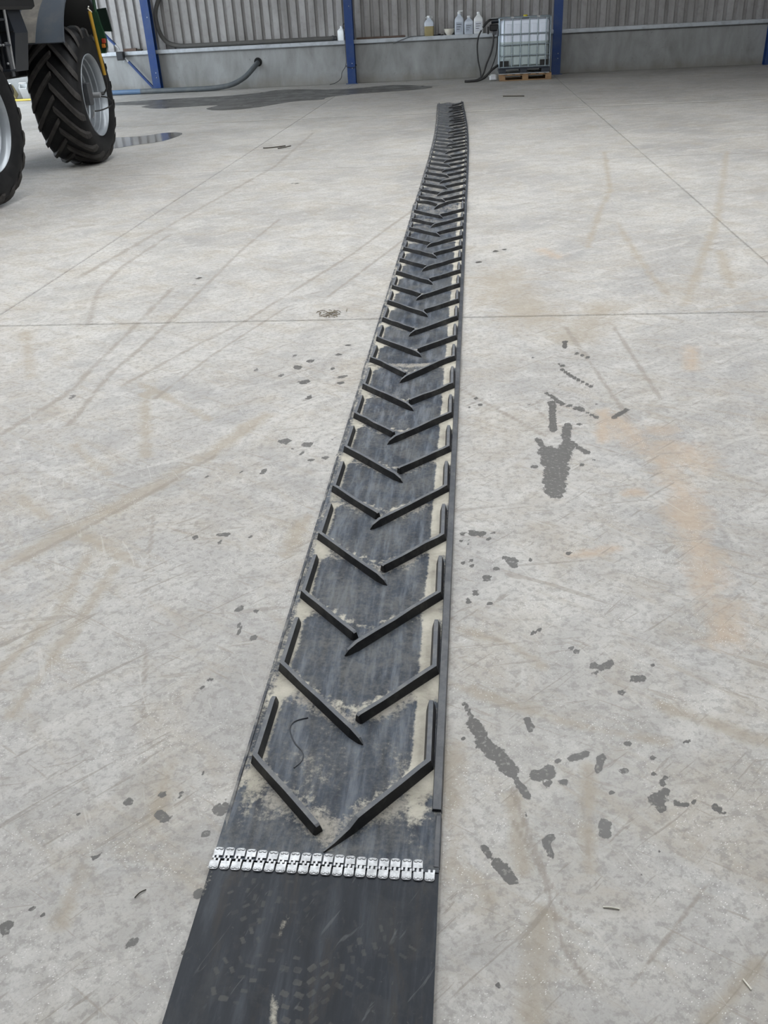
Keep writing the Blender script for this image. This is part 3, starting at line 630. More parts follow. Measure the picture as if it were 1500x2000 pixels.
# ------------------------------------------------------------------ bottles on the rail
RZ = 0.992
def jug(name, loc, label, cat, w, d, h, body, group=None, liquid=None, spray=0, lab=None, ring=False, cap='white_plastic', rz=0):
    r = empty(name, loc, label, cat, group, rz)
    hs = h * 0.60; n = 6
    def rr(s, e=1.0):                                   # rounded rectangle
        a, b = w / 2 * s, d / 2 * s; c = 0.28 * min(a, b); out = []
        for sx, sy, a0 in ((1, 1, 0), (-1, 1, 90), (-1, -1, 180), (1, -1, 270)):
            for k in range(4):
                t = math.radians(a0 + k * 30); out.append((sx * (a - c) + c * math.cos(t), sy * (b - c) + c * math.sin(t)))
        return out
    lv = [(0.0, .93), (h * .02, 1.0), (hs, 1.0), (hs + h * .07, .92), (hs + h * .15, .62), (hs + h * .21, .36), (hs + h * .26, .34)]
    if liquid:
        zl = h * liquid[0]
        lv2 = [(0.0, .93), (h * .02, 1.0), (zl, 1.0)]
        q = MB(); sec = [[(x, y, z) for x, y in rr(s)] for z, s in lv2]
        loft(q, sec); q.build('liquid_body', M[liquid[1]], r, 50)
        lv = [(zl, 1.0)] + lv[2:]
    q = MB(); loft(q, [[(x, y, z) for x, y in rr(s)] for z, s in lv]); q.build('body', body, r, 50)
    zt = lv[-1][0]
    MB().lathe([(w * .19, zt), (w * .20, zt + h * .02), (w * .19, zt + h * .09), (w * .10, zt + h * .10)], 14).build('cap', M[cap], r, 40)
    if spray:
        MB().box(-w * .12, w * .42, -d * .08, d * .08, zt + h * .10, zt + h * .15, bev=.006).build('pump_spout', M['white_plastic'], r)
    if ring:
        MB().tube([(w * .34 * math.cos(t), 0, zt - h * .0 + h * .05 * math.sin(t) + h * .01) for t in [i * PI / 8 for i in range(16)]], h * .014, 6, 0, True).build('carry_ring', M['white_plastic'], r)
    if lab:
        MB().box(-w * .36, w * .36, -d / 2 - .0025, -d / 2 - .0005, hs * .16, hs * .88).build('paper_label', M[lab], r)
        for i in range(3):
            MB().box(-w * .28, w * (.26 - .1 * i), -d / 2 - .004, -d / 2 - .0027, hs * (.70 - .17 * i), hs * (.74 - .17 * i)).build('print_line', M['hub'], r)
    return r
def loft(q, secs):
    n = len(secs[0]); vs = [p for s in secs for p in s]; fs = [tuple(range(n - 1, -1, -1)), tuple((len(secs) - 1) * n + k for k in range(n))]
    for i in range(len(secs) - 1):
        for k in range(n): fs.append((i * n + k, i * n + (k + 1) % n, (i + 1) * n + (k + 1) % n, (i + 1) * n + k))
    q.add(vs, fs)
YB = 25.10
jug('white_can', (-3.36, YB, RZ), 'white plastic can on the rail against the middle blue column', 'can', 0.19, 0.14, 0.34, M['white_plastic'], None, rz=-.4)
jug('plastic_bottle', (-1.13, YB, RZ), 'clear bottle of amber liquid with ring handle, standing alone on the rail', 'bottle', 0.235, 0.19, 0.47, M['blueish_plastic'], None, (0.46, 'amber_liquid'), 0, None, True)
jug('plastic_bottle', (-0.375, YB, RZ), 'milky bottle with a pump spout, next to the cream bowl', 'bottle', 0.225, 0.18, 0.52, M['blueish_plastic'], None, None, 1, 'label_grey')
b2 = jug('plastic_bottle', (-0.135, YB, RZ), 'capless milky bottle with a cut top, between two capped bottles', 'bottle', 0.225, 0.18, 0.42, M['blueish_plastic'], None, None, 0, 'label_grey')
jug('plastic_bottle', (0.105, YB, RZ), 'white bottle with a tall white cap, nearest the black pump', 'bottle', 0.23, 0.18, 0.50, M['white_plastic'], None, None, 0, 'label_white')
r = empty('bowl', (-0.625, YB, RZ), 'small cream bowl standing on the rail', 'bowl')
MB().lathe([(0.07, 0), (0.075, 0.012), (0.115, 0.06), (0.13, 0.135), (0.122, 0.135), (0.106, 0.062), (0.05, 0.02), (0, 0.018)], 24).build('shell', M['cream'], r, 40)
MB().lathe([(0.131, 0.130), (0.135, 0.1345), (0.131, 0.139)], 24).build('rim_lip', M['cream'], r, 60)
r = empty('black_bracket', (-0.90, 25.06, RZ), 'flat black bracket lying on the rail left of the bowl', 'bracket')
MB().box(-.13, .13, -.05, .05, 0, .022, bev=.006).build('plate', M['black_paint'], r)
MB().box(-.02, .06, -.035, .035, .0222, .04, bev=.006).build('raised_boss', M['black_paint'], r)
r = empty('timber_batten', (-2.4, 25.2, RZ), 'long brown batten lying on the rail behind the middle bay', 'wood')
kid(MB().box(-3.0, -1.75, 25.18, 25.23, RZ, RZ + .045, bev=.005), 'batten', M['old_wood'], r)
r = empty('loose_cable', (-1.7, 24.98, 0.9), 'thin grey cable hanging over the rail left of the amber bottle', 'cable')
kid(MB().tube([(-1.25, 25.14, RZ + .008), (-1.45, 25.06, RZ + .008), (-1.60, 24.98, RZ + .004), (-1.8, 24.975, .95), (-2.05, 24.975, .86)], 0.009, 6, 5), 'cable_run', M['pipe_grey'], r)
r = empty('loose_cable', (-3.3, 24.9, 0), 'thin black cable looping down beside the middle blue column to the floor', 'cable')
kid(MB().tube([(-3.26, 24.98, 1.36), (-3.30, 24.95, 1.33), (-3.27, 24.93, 1.12), (-3.262, 24.9, .9), (-3.258, 24.88, .6), (-3.28, 24.87, .42), (-3.38, 24.85, .28), (-3.42, 24.84, .14), (-3.55, 24.82, .05), (-3.72, 24.83, .008)], 0.008, 6, 5), 'cable_run', M['black_rubber'], r)
kid(MB().tube([(-3.255, 24.835, .40), (-3.1, 24.832, .37), (-3.02, 24.84, .41), (-3.03, 25.0, .43), (-3.255, 25.0, .42)], 0.007, 6, 5, True), 'cable_loop', M['black_rubber'], r)

# ------------------------------------------------------------------ caged tank on pallets
IX0, IX1, IY0, IY1 = 0.585, 1.785, 23.36, 24.36
r = empty('wooden_pallet', ((IX0 + IX1) / 2, (IY0 + IY1) / 2, 0), 'worn wooden pallet on the floor under the caged white tank', 'pallet')
px0, px1 = IX0 + .02, IX1 + .05
for yy in (IY0, (IY0 + IY1) / 2 - .07, IY1 - .14):
    for xx in (px0, (px0 + px1) / 2 - .07, px1 - .14):
        kid(MB().box(xx, xx + .14, yy, yy + .12, .022, .108, bev=.004), 'block', M['wood'], r)
    kid(MB().box(px0, px1, yy, yy + .12, .0, .021, bev=.004), 'bottom_board', M['wood'], r)
    kid(MB().box(px0, px1, yy, yy + .12, .1085, .126, bev=.004), 'stringer_board', M['wood'], r)
for i in range(7):
    x = px0 + i * (px1 - px0 - .12) / 6
    kid(MB().box(x, x + .12, IY0, IY1, .1265, .144, bev=.004), 'deck_board', M['wood'], r)

r = empty('caged_tank', ((IX0 + IX1) / 2, (IY0 + IY1) / 2, 0.145), 'white liquid tank in a steel cage on a dark pallet by the blue column', 'tank')
z0 = 0.145; zp = z0 + .135
q = MB(); q.box(IX0, IX1, IY0, IY1, zp - .03, zp, bev=.008); kid(q, 'pallet_deck', M['pallet_plastic'], r)
for yy in (IY0, (IY0 + IY1) / 2 - .07, IY1 - .15):
    for xx, w in ((IX0, .17), ((IX0 + IX1) / 2 - .085, .15), (IX1 - .19, .19)):
        kid(MB().box(xx, xx + w, yy, yy + .15, z0 + .016, zp - .031, bev=.006), 'pallet_foot', M['pallet_plastic'], r)
    kid(MB().box(IX0, IX1, yy, yy + .13, z0, z0 + .0155, bev=.004), 'pallet_runner', M['galvanised'], r)
bx0, bx1, by0, by1, bz0, bz1 = IX0 + .04, IX1 - .04, IY0 + .05, IY1 - .05, zp + .01, 1.285
q = MB(); secs = []
def rrect(x0, x1, y0, y1, c, z, k=5):
    out = []
    for cx, cy, a0 in ((x1 - c, y1 - c, 0), (x0 + c, y1 - c, 90), (x0 + c, y0 + c, 180), (x1 - c, y0 + c, 270)):
        for i in range(k + 1):
            t = math.radians(a0 + 90 * i / k); out.append((cx + c * math.cos(t), cy + c * math.sin(t), z))
    return out
for z, s in ((bz0, .05), (bz0 + .02, .02), (bz0 + .06, 0), (bz1 - .07, 0), (bz1 - .025, .02), (bz1, .09)):
    secs.append(rrect(bx0 + s, bx1 - s, by0 + s, by1 - s, .11, z))
loft(q, secs); kid(q, 'plastic_bottle', M['tank'], r, 35)
for i in range(5):                                      # shallow moulded pads between the bars
    x = IX0 + .155 + i * .198
    kid(MB().box(x, x + .135, by0 - .006, by0 + .02, zp + (.17 if i in (0, 4) else .05), bz1 - .09, bev=.012), 'moulded_pad', M['tank'], r)
mtx = Matrix.Translation(((bx0 + bx1) / 2 + .02, (by0 + by1) / 2, bz1))
kid(MB().lathe([(.11, -.002), (.115, .01), (.115, .035), (.10, .04)], 20, mtx), 'screw_lid', M['black_paint'], r, 40)
kid(MB().lathe([(.05, .04), (.05, .075), (.03, .082)], 14, mtx), 'yellow_bung', M['yellow_cap'], r, 40)
def hoop(z, rad, name='cage_hoop'):
    q = MB(); q.tube(rrect(IX0 + rad, IX1 - rad, IY0 + rad, IY1 - rad, .05, z, 4), rad, 8, 0, True); kid(q, name, M['cage'], r, 50)
for z in (zp + .014, .535, .762, .985): hoop(z, .013)
hoop(1.318, .016, 'top_hoop')
xs_ = [IX0 + .11 + i * .196 for i in range(6)]
bar = MB(); bar.box(-.011, .011, -.006, .006, 0, 1.305 - zp, bev=.004)
barm = bar.mesh('cage_bar', M['cage'])
dot = MB().lathe([(.010, 0), (.010, .003), (.004, .005)], 8).mesh('weld_mark', M['bright'])
def bar_at(x, y, rz, dots):
    o = inst(barm, 'cage_bar', r, Vector((x, y, zp)) - Vector(r.location), (0, 0, rz))
    if dots:
        for z in (.49, .58, .717, .807, .94, 1.03): inst(dot, 'weld_mark', o, (0, -.0062, z - zp), (PI / 2, 0, 0))
for x in xs_: bar_at(x, IY0 + .0065, 0, True); bar_at(x, IY1 - .0065, 0, False)
for i in range(5):
    y = IY0 + .11 + i * .195
    bar_at(IX0 + .0065, y, PI / 2, False); bar_at(IX1 - .0065, y, PI / 2, False)
for x in (IX0 + .013, IX1 - .013):
    for y in (IY0 + .014, IY1 - .014):
        kid(MB().tube([(x, y, zp), (x, y, 1.31)], .011, 8), 'corner_post', M['cage'], r, 50)
for x0, x1 in ((IX0 + .03, IX0 + .235), (IX1 - .235, IX1 - .03)):
    kid(MB().box(x0, x1, IY0 + .016, IY0 + .036, zp + .025, zp + .15, bev=.004), 'corner_protector', M['black_paint'], r)
for i in range(4):
    y = IY0 + .2 + i * .2
    kid(MB().tube([(IX0 + .02, y, 1.318), (IX1 - .02, y, 1.318)], .010, 6), 'top_bar', M['cage'], r) if i in (1, 2) else None
for x in (IX0 + .30, IX1 - .30):
    kid(MB().box(x - .04, x + .04, IY0 + .0, IY0 + .06, 1.30, 1.345, bev=.01), 'top_clamp', M['bright'], r)

# transfer pump on the tank's left side
r = empty('transfer_pump', (0.47, 23.75, 0.85), 'black transfer pump with nozzle and hoses hung left of the caged tank', 'pump')
kid(MB().box(.36, .575, 23.68, 23.86, 1.06, 1.20, bev=.02), 'pump_body', M['black_paint'], r)
kid(MB().tube([(.40, 23.77, 1.26), (.575, 23.77, 1.27)], .055, 14), 'motor', M['dark_panel'], r, 50)
kid(MB().box(.39, .56, 23.70, 23.74, 1.315, 1.335, bev=.006), 'top_strap', M['bright'], r)
kid(MB().box(.43, .53, 23.67, 23.80, .98, 1.059, bev=.01), 'pump_foot', M['hub'], r)
kid(MB().box(.545, .580, 23.65, 23.9, .95, 1.10, bev=.005), 'mount_plate', M['hub'], r)
kid(MB().tube([(.40, 23.72, 1.30), (.33, 23.69, 1.27), (.25, 23.66, 1.20), (.20, 23.65, 1.14)], [.02, .028, .030, .022], 10, 4), 'nozzle', M['black_rubber'], r, 50)
kid(MB().tube([(.205, 23.65, 1.14), (.17, 23.645, 1.09)], .014, 8), 'nozzle_tip', M['bright'], r, 50)
kid(MB().box(.31, .35, 23.66, 23.70, 1.00, 1.16, bev=.01), 'trigger_guard', M['black_rubber'], r)
kid(MB().tube([(.17, 23.645, 1.09), (.10, 23.64, .95), (.075, 23.63, .75), (.10, 23.62, .45), (.16, 23.60, .18), (.13, 23.58, .05), (-.05, 23.56, .02), (-.2, 23.55, .02)], .018, 10, 8), 'delivery_hose', M['black_rubber'], r, 60)
kid(MB().tube([(.46, 23.72, .98), (.45, 23.70, .80), (.40, 23.66, .60), (.30, 23.63, .38), (.22, 23.6, .16), (.12, 23.57, .06), (-.03, 23.6, .022)], .021, 10, 8), 'suction_line', M['black_rubber'], r, 60)
kid(MB().tube([(.56, 23.8, .95), (.53, 23.72, .6), (.44, 23.66, .33), (.30, 23.6, .10), (.10, 23.52, .022), (-.13, 23.5, .022)], .013, 8, 8), 'drain_line', M['black_rubber'], r, 60)
kid(MB().tube([(.572, 23.66, .33), (.53, 23.62, .31), (.42, 23.56, .24), (.28, 23.5, .12), (.12, 23.47, .045), (-.1, 23.45, .03), (-.22, 23.47, .03)], .028, 10, 8), 'outlet_hose', M['black_rubber'], r, 60)

r = empty('white_canister', (.465, 23.62, 0), 'small white canister lying on the floor left of the wooden pallet', 'canister')
kid(MB().box(.37, .555, 23.55, 23.70, 0, .145, bev=.03), 'body', M['white_plastic'], r, 40)
kid(MB().box(.405, .52, 23.540, 23.5495, .03, .115, bev=.008), 'front_recess', M['label_white'], r)
kid(MB().tube([(.36, 23.62, .10), (.345, 23.62, .10)], .025, 12), 'cap', M['white_plastic'], r, 40)

# containers seen under the tractor
def fallen(x, y, rz, label, m2=None):
    r = empty('open_canister', (x, y, 0), label, 'canister', 'canisters by the far wall', rz)
    tilt = Matrix.Translation((0, 0, 0.066)) @ Matrix.Rotation(math.radians(34), 4, 'X')
    q = MB(); w, d, h = .20, .17, .31
    for a in ((-w/2, -w/2 + .012, -d/2, d/2, 0, h), (w/2 - .012, w/2, -d/2, d/2, 0, h), (-w/2 + .012, w/2 - .012, -d/2, -d/2 + .012, 0, h), (-w/2 + .012, w/2 - .012, d/2 - .012, d/2, 0, h), (-w/2, w/2, -d/2, d/2, -.0, .012)):
        q.box(*a, mat=tilt)
    q.build('body', M[m2 or 'white_plastic'], r)
    q = MB()
    q.tube([tilt @ Vector((-.09, .06, h)), tilt @ Vector((-.09, .06, h + .05)), tilt @ Vector((.09, .06, h + .05)), tilt @ Vector((.09, .06, h))], .012, 8)
    q.build('handle', M['white_plastic'], r, 50)
    return r
fallen(-11.90, 24.75, .15, 'white open canister nearest the far tyre, seen under the tractor')
fallen(-12.28, 24.78, -.1, 'yellowed open canister leaning beside the white one, under the tractor', 'amber_liquid')
fallen(-12.75, 24.82, .3, 'pale canister partly hidden behind the near tyre, by the far wall')
r = empty('floor_mat', (-12.1, 24.6, 0), 'brown mat on the floor under the canisters at the far wall', 'mat')
kid(MB().box(-13.3, -11.0, 24.25, 25.05, 0, .008), 'sheet', M['mat_brown'], r)
kid(MB().box(-13.3, -11.0, 24.22, 24.249, 0, .012), 'edge_binding', M['black_rubber'], r)
r = empty('garden_hose', (-12, 24.2, 0), 'yellow hose curving along the floor in front of the canisters', 'hose')
kid(MB().tube([(-13.4, 25.0, .03), (-12.9, 24.55, .03), (-12.45, 24.24, .026), (-12.0, 24.14, .026), (-11.4, 24.13, .026), (-10.6, 24.2, .026)], .024, 10, 8), 'hose_wall', M['yellow_hose'], r, 60)
kid(MB().tube([(-10.6, 24.2, .026), (-10.5, 24.21, .026)], .028, 10), 'hose_end', M['bright'], r)

# puddles
def puddle(name, poly, mat, label):
    P = [Vector((x, y, 0)) for x, y in poly]
    P = catmull(P, 4, True)
    q = MB(); q.prism([(p.x + random.uniform(-.012, .012), p.y + random.uniform(-.02, .02)) for p in P], 0.0006, 0.003)
    o = q.build(name, M[mat]); o['label'] = label; o['category'] = 'puddle'
    return o
puddle('puddle', PUDDLE_A, 'puddle', 'long dark wet patch across the floor in front of the left bays')
PUDDLE_B = [(-5.95,14.9),(-5.5,15.0),(-5.2,15.35),(-4.98,15.4),(-4.80,15.2),(-4.76,14.7),(-4.88,14.2),(-5.15,13.9),(-5.35,13.62),(-5.7,13.6)]
puddle('puddle', PUDDLE_B, 'water', 'small shiny puddle right of the far tyre reflecting the wall')

# small litter on the floor
def litter(name, pts, rad, label, cat, mat='twig', group=None):
    q = MB().tube(pts, rad, 6, 3); o = q.build(name, M[mat]); tag(o, label, cat, group); return o
litter('stick', [(.58, 19.33, .010), (.8, 19.22, .012), (.99, 19.17, .010)], .009, 'straight dark stick on the floor in front of the caged tank', 'stick')
litter('twig', [(-2.95, 12.96, .007), (-2.86, 12.9, .014), (-2.74, 13.0, .010), (-2.66, 13.1, .007)], .007, 'curled dark twig beside the long joint, right of the puddle', 'twig')
litter('twig', [(-2.72, 12.85, .006), (-2.62, 12.93, .012), (-2.58, 13.08, .006)], .006, 'smaller bent twig just right of the curled dark twig', 'twig')
litter('straw', [(-.707, 1.125, .002), (-.700, 1.137, .003), (-.689, 1.146, .002)], .0012, 'thin black curved straw on the floor left of the smooth belt', 'straw')
litter('splinter', [(.268, 1.158, .002), (.285, 1.157, .003), (.300, 1.155, .002)], .0016, 'pale thin splinter on bare floor, lower right', 'splinter', 'cream')
litter('splinter', [(.507, 1.02, .002), (.517, 1.0, .003)], .0016, 'pale slanting splinter on the floor near the bottom right corner', 'splinter', 'cream')
q = MB()
for i in range(34):
    a = random.uniform(0, PI); x = -.872 + random.gauss(0, .035); y = 5.19 + random.gauss(0, .05); l = random.uniform(.012, .03)
    q.tube([(x - l * math.cos(a), y - l * math.sin(a), .003), (x, y, random.uniform(.004, .010)), (x + l * math.cos(a), y + l * math.sin(a), .003)], .0018, 4)
o = tag(q.build('dirt_clump', M['chaff']), 'small clump of dry chaff beside the cross joint, left of the belt', 'debris', None, 'stuff')

# ------------------------------------------------------------------ conveyor belts
BW = 0.247                                             # half width
_by = [-3, 1.2, 11, 12.5, 14.5, 16, 18.2]
_bx = [-.3135, -.3145, -.305, -.31, -.338, -.380, -.452]
def bxc(y): return float(np.interp(y, _by, _bx)) if y < 10.5 else float(sum(np.interp(y + d, _by, _bx) for d in (-.8, -.4, 0, .4, .8)) / 5)
def bz(y, u=0.0):                                      # underside height: the belt does not lie dead flat
    z = 0.002 + 0.030 * math.exp(-((y - 8.32) / .16) ** 2) + 0.010 * math.exp(-((y - 4.22) / .10) ** 2) + 0.012 * math.exp(-((y - 11.9) / .25) ** 2)
    z += 0.0015 * (1 + math.sin(y * 2.3) * math.sin(y * .9 + 1))
    if y > 17.2: z += 0.040 * ((y - 17.2) / .8) ** 2 * (0.75 + 0.25 * math.cos(u * 22 + 1.0))
    if y > 13: z += 0.006 * (1 + math.sin(y * 3.1))
    return z
TH = 0.010
Y0, Y1 = 1.2235, 18.0
PITCH, C0 = 0.347, 1.506

def belt_grid(name, mat, y0, y1, dy, root, dustf, umin=-BW, umax=BW, nu=48, y0f=None, zlift=0.0, th=TH):
    ys = np.arange(y0, y1, dy); ys = np.append(ys[:-1] if y1 - ys[-1] < dy * .5 else ys, y1)
    us = np.linspace(umin, umax, nu + 1)
    vs = []; dust = []
    for j, y in enumerate(ys):
        c = bxc(y)
        for u in us:
            yy = y + (y0f(u) if (y0f and j == 0) else 0)
            vs.append((c + u, yy, bz(yy, u) + th + zlift)); dust.append(dustf(u, yy))
    n = len(us); top = len(vs)
    fs = [(j * n + i, j * n + i + 1, (j + 1) * n + i + 1, (j + 1) * n + i) for j in range(len(ys) - 1) for i in range(n - 1)]
    rim = [i for i in range(n)] + [j * n + n - 1 for j in range(1, len(ys))] + [(len(ys) - 1) * n + i for i in range(n - 2, -1, -1)] + [j * n for j in range(len(ys) - 2, 0, -1)]
    for k in rim: vs.append((vs[k][0], vs[k][1], vs[k][2] - th - zlift + 0.0004)); dust.append(dust[k])
    L = len(rim)
    fs += [(top + k, top + (k + 1) % L, rim[(k + 1) % L], rim[k]) for k in range(L)]
    me = bpy.data.meshes.new(name); me.from_pydata(vs, [], fs); me.materials.append(mat)
    at = me.color_attributes.new('dust', 'FLOAT_COLOR', 'POINT')
    at.data.foreach_set('color', np.array([(d[0], d[1], 0, 1) for d in dust]).ravel())
    o = bpy.data.objects.new(name, me); C.objects.link(o); o.parent = root; o.location = -Vector(root.location)
    return o

def sstep(a, b, x):
    t = min(1, max(0, (x - a) / (b - a))); return t * t * (3 - 2 * t)
_rk = [random.random() for _ in range(80)]
def chev_dust(u, y):
    k = (y - C0) / PITCH; ki = int(math.floor(k)); ph = k - ki     # 0 at a corner, .66 at the leg's end
    au = abs(u)
    d = 0.0
    if u > 0:                                          # pale strip just inside the right legs
        d = max(d, sstep(.160, .174, u) * (1 - .6 * sstep(.205, .213, u)) * .95)
        if .70 < ph: d = max(d, sstep(.135, .18, u) * .85)
    else:
        d = max(d, sstep(.176, .200, au) * .8)
        if .66 < ph: d = max(d, sstep(.14, .19, au) * .8)
        if au > .222: d *= .55
    # dust caught under each diagonal on the camera's side
    edge_y = -.66 * (.212 - au)                        # diagonal line (relative to the corner)
    rel = (y - (C0 + PITCH * (ki + 1))) - edge_y
    if -.075 < rel < 0.0 and au < .21:
        d = max(d, .62 * (1 + rel / .075) + .25 * sstep(.08, .2, au))
    worn = 0.0
    r = _rk[(ki + 1) % 80]
    lev = .75 if ki + 1 <= 1 else (.62 if r > .6 else (.35 if r > .35 else .15))
    rel2 = -rel
    worn = lev * math.exp(-((rel2 - .06) / .07) ** 2)
    if y < 1.62: worn = max(worn, .42 * sstep(1.26, 1.34, y))
    if 4.12 < y < 4.30: worn = max(worn, .8 * math.exp(-((y - 4.22) / .05) ** 2))
    worn = max(worn, .58 * sstep(4.5, 9, y)); d *= 1 - .35 * sstep(5, 9, y)  # far belt paler: grazing sheen put into the wear tint, along with dust
    if y < 1.45: d *= .25 + .75 * sstep(1.27, 1.45, y)
    return (d, worn)

r = empty('chevron_conveyor_belt', (-.31, 9.0, 0), 'long black conveyor belt with raised chevron cleats running to the far wall', 'belt')
belt_grid('carcass', M['belt'], Y0, Y1, 0.022, r, chev_dust, y0f=lambda u: -.012 * (u + BW) / (2 * BW))
def edge_strip(sgn, y0, y1, w, h, label=None, mt='belt_edge'):
    ys = np.append(np.arange(y0, y1, .06), y1); q = MB(); secs = []
    for y in ys:
        c = bxc(y); z = bz(y, sgn * BW) + TH
        wob = .0016 * math.sin(y * 9) + .0012 * math.sin(y * 23)
        a, b = sgn * (BW - w) , sgn * (BW + .002)
        secs.append([(c + a, y, z + .0003), (c + a + sgn * .002, y, z + h + wob), (c + b - sgn * .003, y, z + h * .8 + wob), (c + b, y, z * .4)])
    loft(q, secs); o = kid(q, 'edge_strip', M[mt], r)
    if label: o['label'] = label
edge_strip(1, 1.375, Y1 - .02, .0215, .008, 'raised right hand edge strip')
edge_strip(-1, 1.30, Y1 - .02, .009, .002, mt='belt_edge_dusty')
edge_strip(1, 1.225, 1.36, .012, .003)

def cleat(path, cy, pointed, name='cleat', peel=False):
    # path: (u, dy) leg end, corner, inner end
    P = [Vector((u, dy, 0)) for u, dy in path]
    d1 = (P[1] - P[0]).normalized(); d2 = (P[2] - P[1]).normalized()
    l2 = (P[2] - P[1]).length
    st = [(P[0], d1, .45, .25), (P[0] + d1 * .012, d1, .85, .8), (P[0] + d1 * .03, d1, 1, 1), (P[0] + d1 * .12, d1, 1, .97), (P[1] - d1 * .02, d1, 1, 1)]
    st.append((P[1], None, 1, 1))
    for t in (.1, .3, .5, .7): st.append((P[1] + d2 * l2 * t, d2, 1, 1 + random.uniform(-.12, .08)))
    if peel: st += [(P[2] - d2 * .075, d2, .95, .6), (P[2] - d2 * .03, d2, .6, .25), (P[2], d2, .2, .12)]
    elif pointed: st += [(P[2] - d2 * .045, d2, 1, 1), (P[2] - d2 * .012, d2, .6, .62), (P[2], d2, .12, .12)]
    else: st += [(P[2] - d2 * .006, d2, 1, 1), (P[2], d2, .8, .88)]
    q = MB(); secs = []; wb_, wt_, hh = .0135, .0060, .0265
    for p, d, sw, sh in st:
        if d is None:
            n1 = Vector((-d1.y, d1.x, 0)); n2 = Vector((-d2.y, d2.x, 0)); n = (n1 + n2).normalized(); k = 1 / max(.5, n.dot(n1))
        else: n = Vector((-d.y, d.x, 0)); k = 1
        y = cy + p.y; z = bz(y, p.x) + TH; c = bxc(y)
        sec = []
        for off, zz in ((-wb_ * sw * k, -.003), (-wt_ * sw * k, hh * sh), (wt_ * sw * k, hh * sh), (wb_ * sw * k, -.003)):
            w = p + n * off; sec.append((c + w.x, cy + w.y, z + zz))
        secs.append(sec)
    loft(q, secs)
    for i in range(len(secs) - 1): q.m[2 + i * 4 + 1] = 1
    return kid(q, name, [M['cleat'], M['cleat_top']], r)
k = 0
while True:
    cy = C0 + PITCH * k
    if cy + .06 > Y1: break
    LT = min(.226, Y1 - cy - .01)
    jig = random.uniform(-.004, .004)
    if k % 2 == 0:
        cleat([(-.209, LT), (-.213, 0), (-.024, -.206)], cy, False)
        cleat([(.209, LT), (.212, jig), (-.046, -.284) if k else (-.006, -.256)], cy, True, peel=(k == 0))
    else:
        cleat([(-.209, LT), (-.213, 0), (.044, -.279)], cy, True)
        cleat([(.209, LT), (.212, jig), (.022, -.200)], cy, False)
    k += 1

def plate_mesh(upper):
    w = .0214; bl = .0215; tl = .0068; t = .0028; hw = w / 2
    arc = lambda cx, cy, a0: [(cx + .006 * math.cos(math.radians(a0 + i * 22.5)), cy + .006 * math.sin(math.radians(a0 + i * 22.5))) for i in range(5)]
    if upper:
        body = [(hw, 0)] + arc(hw - .006, bl - .006, 0) + arc(-hw + .006, bl - .006, 90) + [(-hw, 0)]
        teeth = [(0.0, .19), (.40, .63)]
    else:
        body = [(-hw, 0)] + arc(-hw + .006, -bl + .006, 180) + arc(hw - .006, -bl + .006, 270) + [(hw, 0)]
        teeth = [(.31, .54), (.79, 1.0)]
    q = MB(); q.prism(body, 0, t, top=[(x * .96, (y * .97 if abs(y) > .001 else 0)) for x, y in body])
    s = -1 if upper else 1
    for a, b in teeth:
        x0, x1 = -hw + a * w, -hw + b * w
        q.box(x0, x1, min(0, s * tl), max(0, s * tl), .0, t * .95)
    return q.mesh('fastener_plate', M['bright'])
rv = MB().lathe([(.0040, 0), (.0038, .0004), (.0030, .0005)], 12, sx=1.12, sy=.78, mi=1).lathe([(.0029, .0003), (.0027, .0011), (.0012, .0015), (0, .0015)], 10, sx=1.12, sy=.78).mesh('rivet', [M['bright'], M['hub']])
pu, pl = plate_mesh(True), plate_mesh(False)
def plates(root, me, xs, yf, zt, upper):
    for i, x in enumerate(xs):
        y = yf(i)
        o = inst(me, 'fastener_plate', root, Vector((x, y, zt(y))) - Vector(root.location), (random.uniform(-.03, .03), random.uniform(-.02, .02), random.uniform(-.035, .035)))
        for s in (-1, 1):
            inst(rv, 'rivet', o, (s * .0046, .0165 if upper else -.0165, .0028))
upy = [1.2285 - .0112 * i / 18 + .0012 * math.sin(i * .8) for i in range(19)]
plates(r, pu, [-.5515 + .0244 * i for i in range(19)], lambda i: upy[i], lambda y: bz(y) + TH + .0006, True)

_prints = []
for cx_, cy_, ang, amp in ((-.305, .93, 12, .85), (-.435, .985, -30, .6), (-.47, 1.135, 55, .5), (-.20, 1.01, -50, .5), (-.36, 1.15, 20, .4), (-.25, .80, -10, .6), (-.30, 1.06, 80, .35)):
    ca, sa = math.cos(math.radians(ang)), math.sin(math.radians(ang))
    for row in range(-3, 4):
        for col_ in (-1.5, -.5, .5, 1.5):
            if random.random() < .22: continue
            x = col_ * .025 + random.uniform(-.002, .002); y = row * .025 + abs(col_) * .007
            _prints.append((cx_ + ca * x - sa * y, cy_ + sa * x + ca * y, random.uniform(.0085, .0115), random.uniform(.005, .0075), math.radians(ang + (28 if col_ > 0 else -28) + random.uniform(-8, 8)), amp * random.uniform(.7, 1.1)))
def smooth_dust(u, y):
    d = .62 * math.exp(-((u + .055 + .012 * math.sin(y * 20)) / .010) ** 2) * (1 if .80 < y < 1.12 else 0) * (0.4 + .6 * math.sin(y * 37))
    d = max(d, .40 * math.exp(-((u + .243) / .012) ** 2) * sstep(1.06, 1.16, y))
    w = 0.0; x = u - .3135
    if y > .7:
        for px_, py_, hw, hl, a, amp in _prints:
            dx, dy = x - px_, y - py_
            if abs(dx) < .017 and abs(dy) < .017:
                c, s_ = math.cos(a), math.sin(a); X_, Y_ = abs(c * dx + s_ * dy), abs(-s_ * dx + c * dy)
                w = max(w, amp * min(1, max(0, (hw - X_) / .0025)) * min(1, max(0, (hl - Y_) / .0025)))
    return (d, min(1, w))
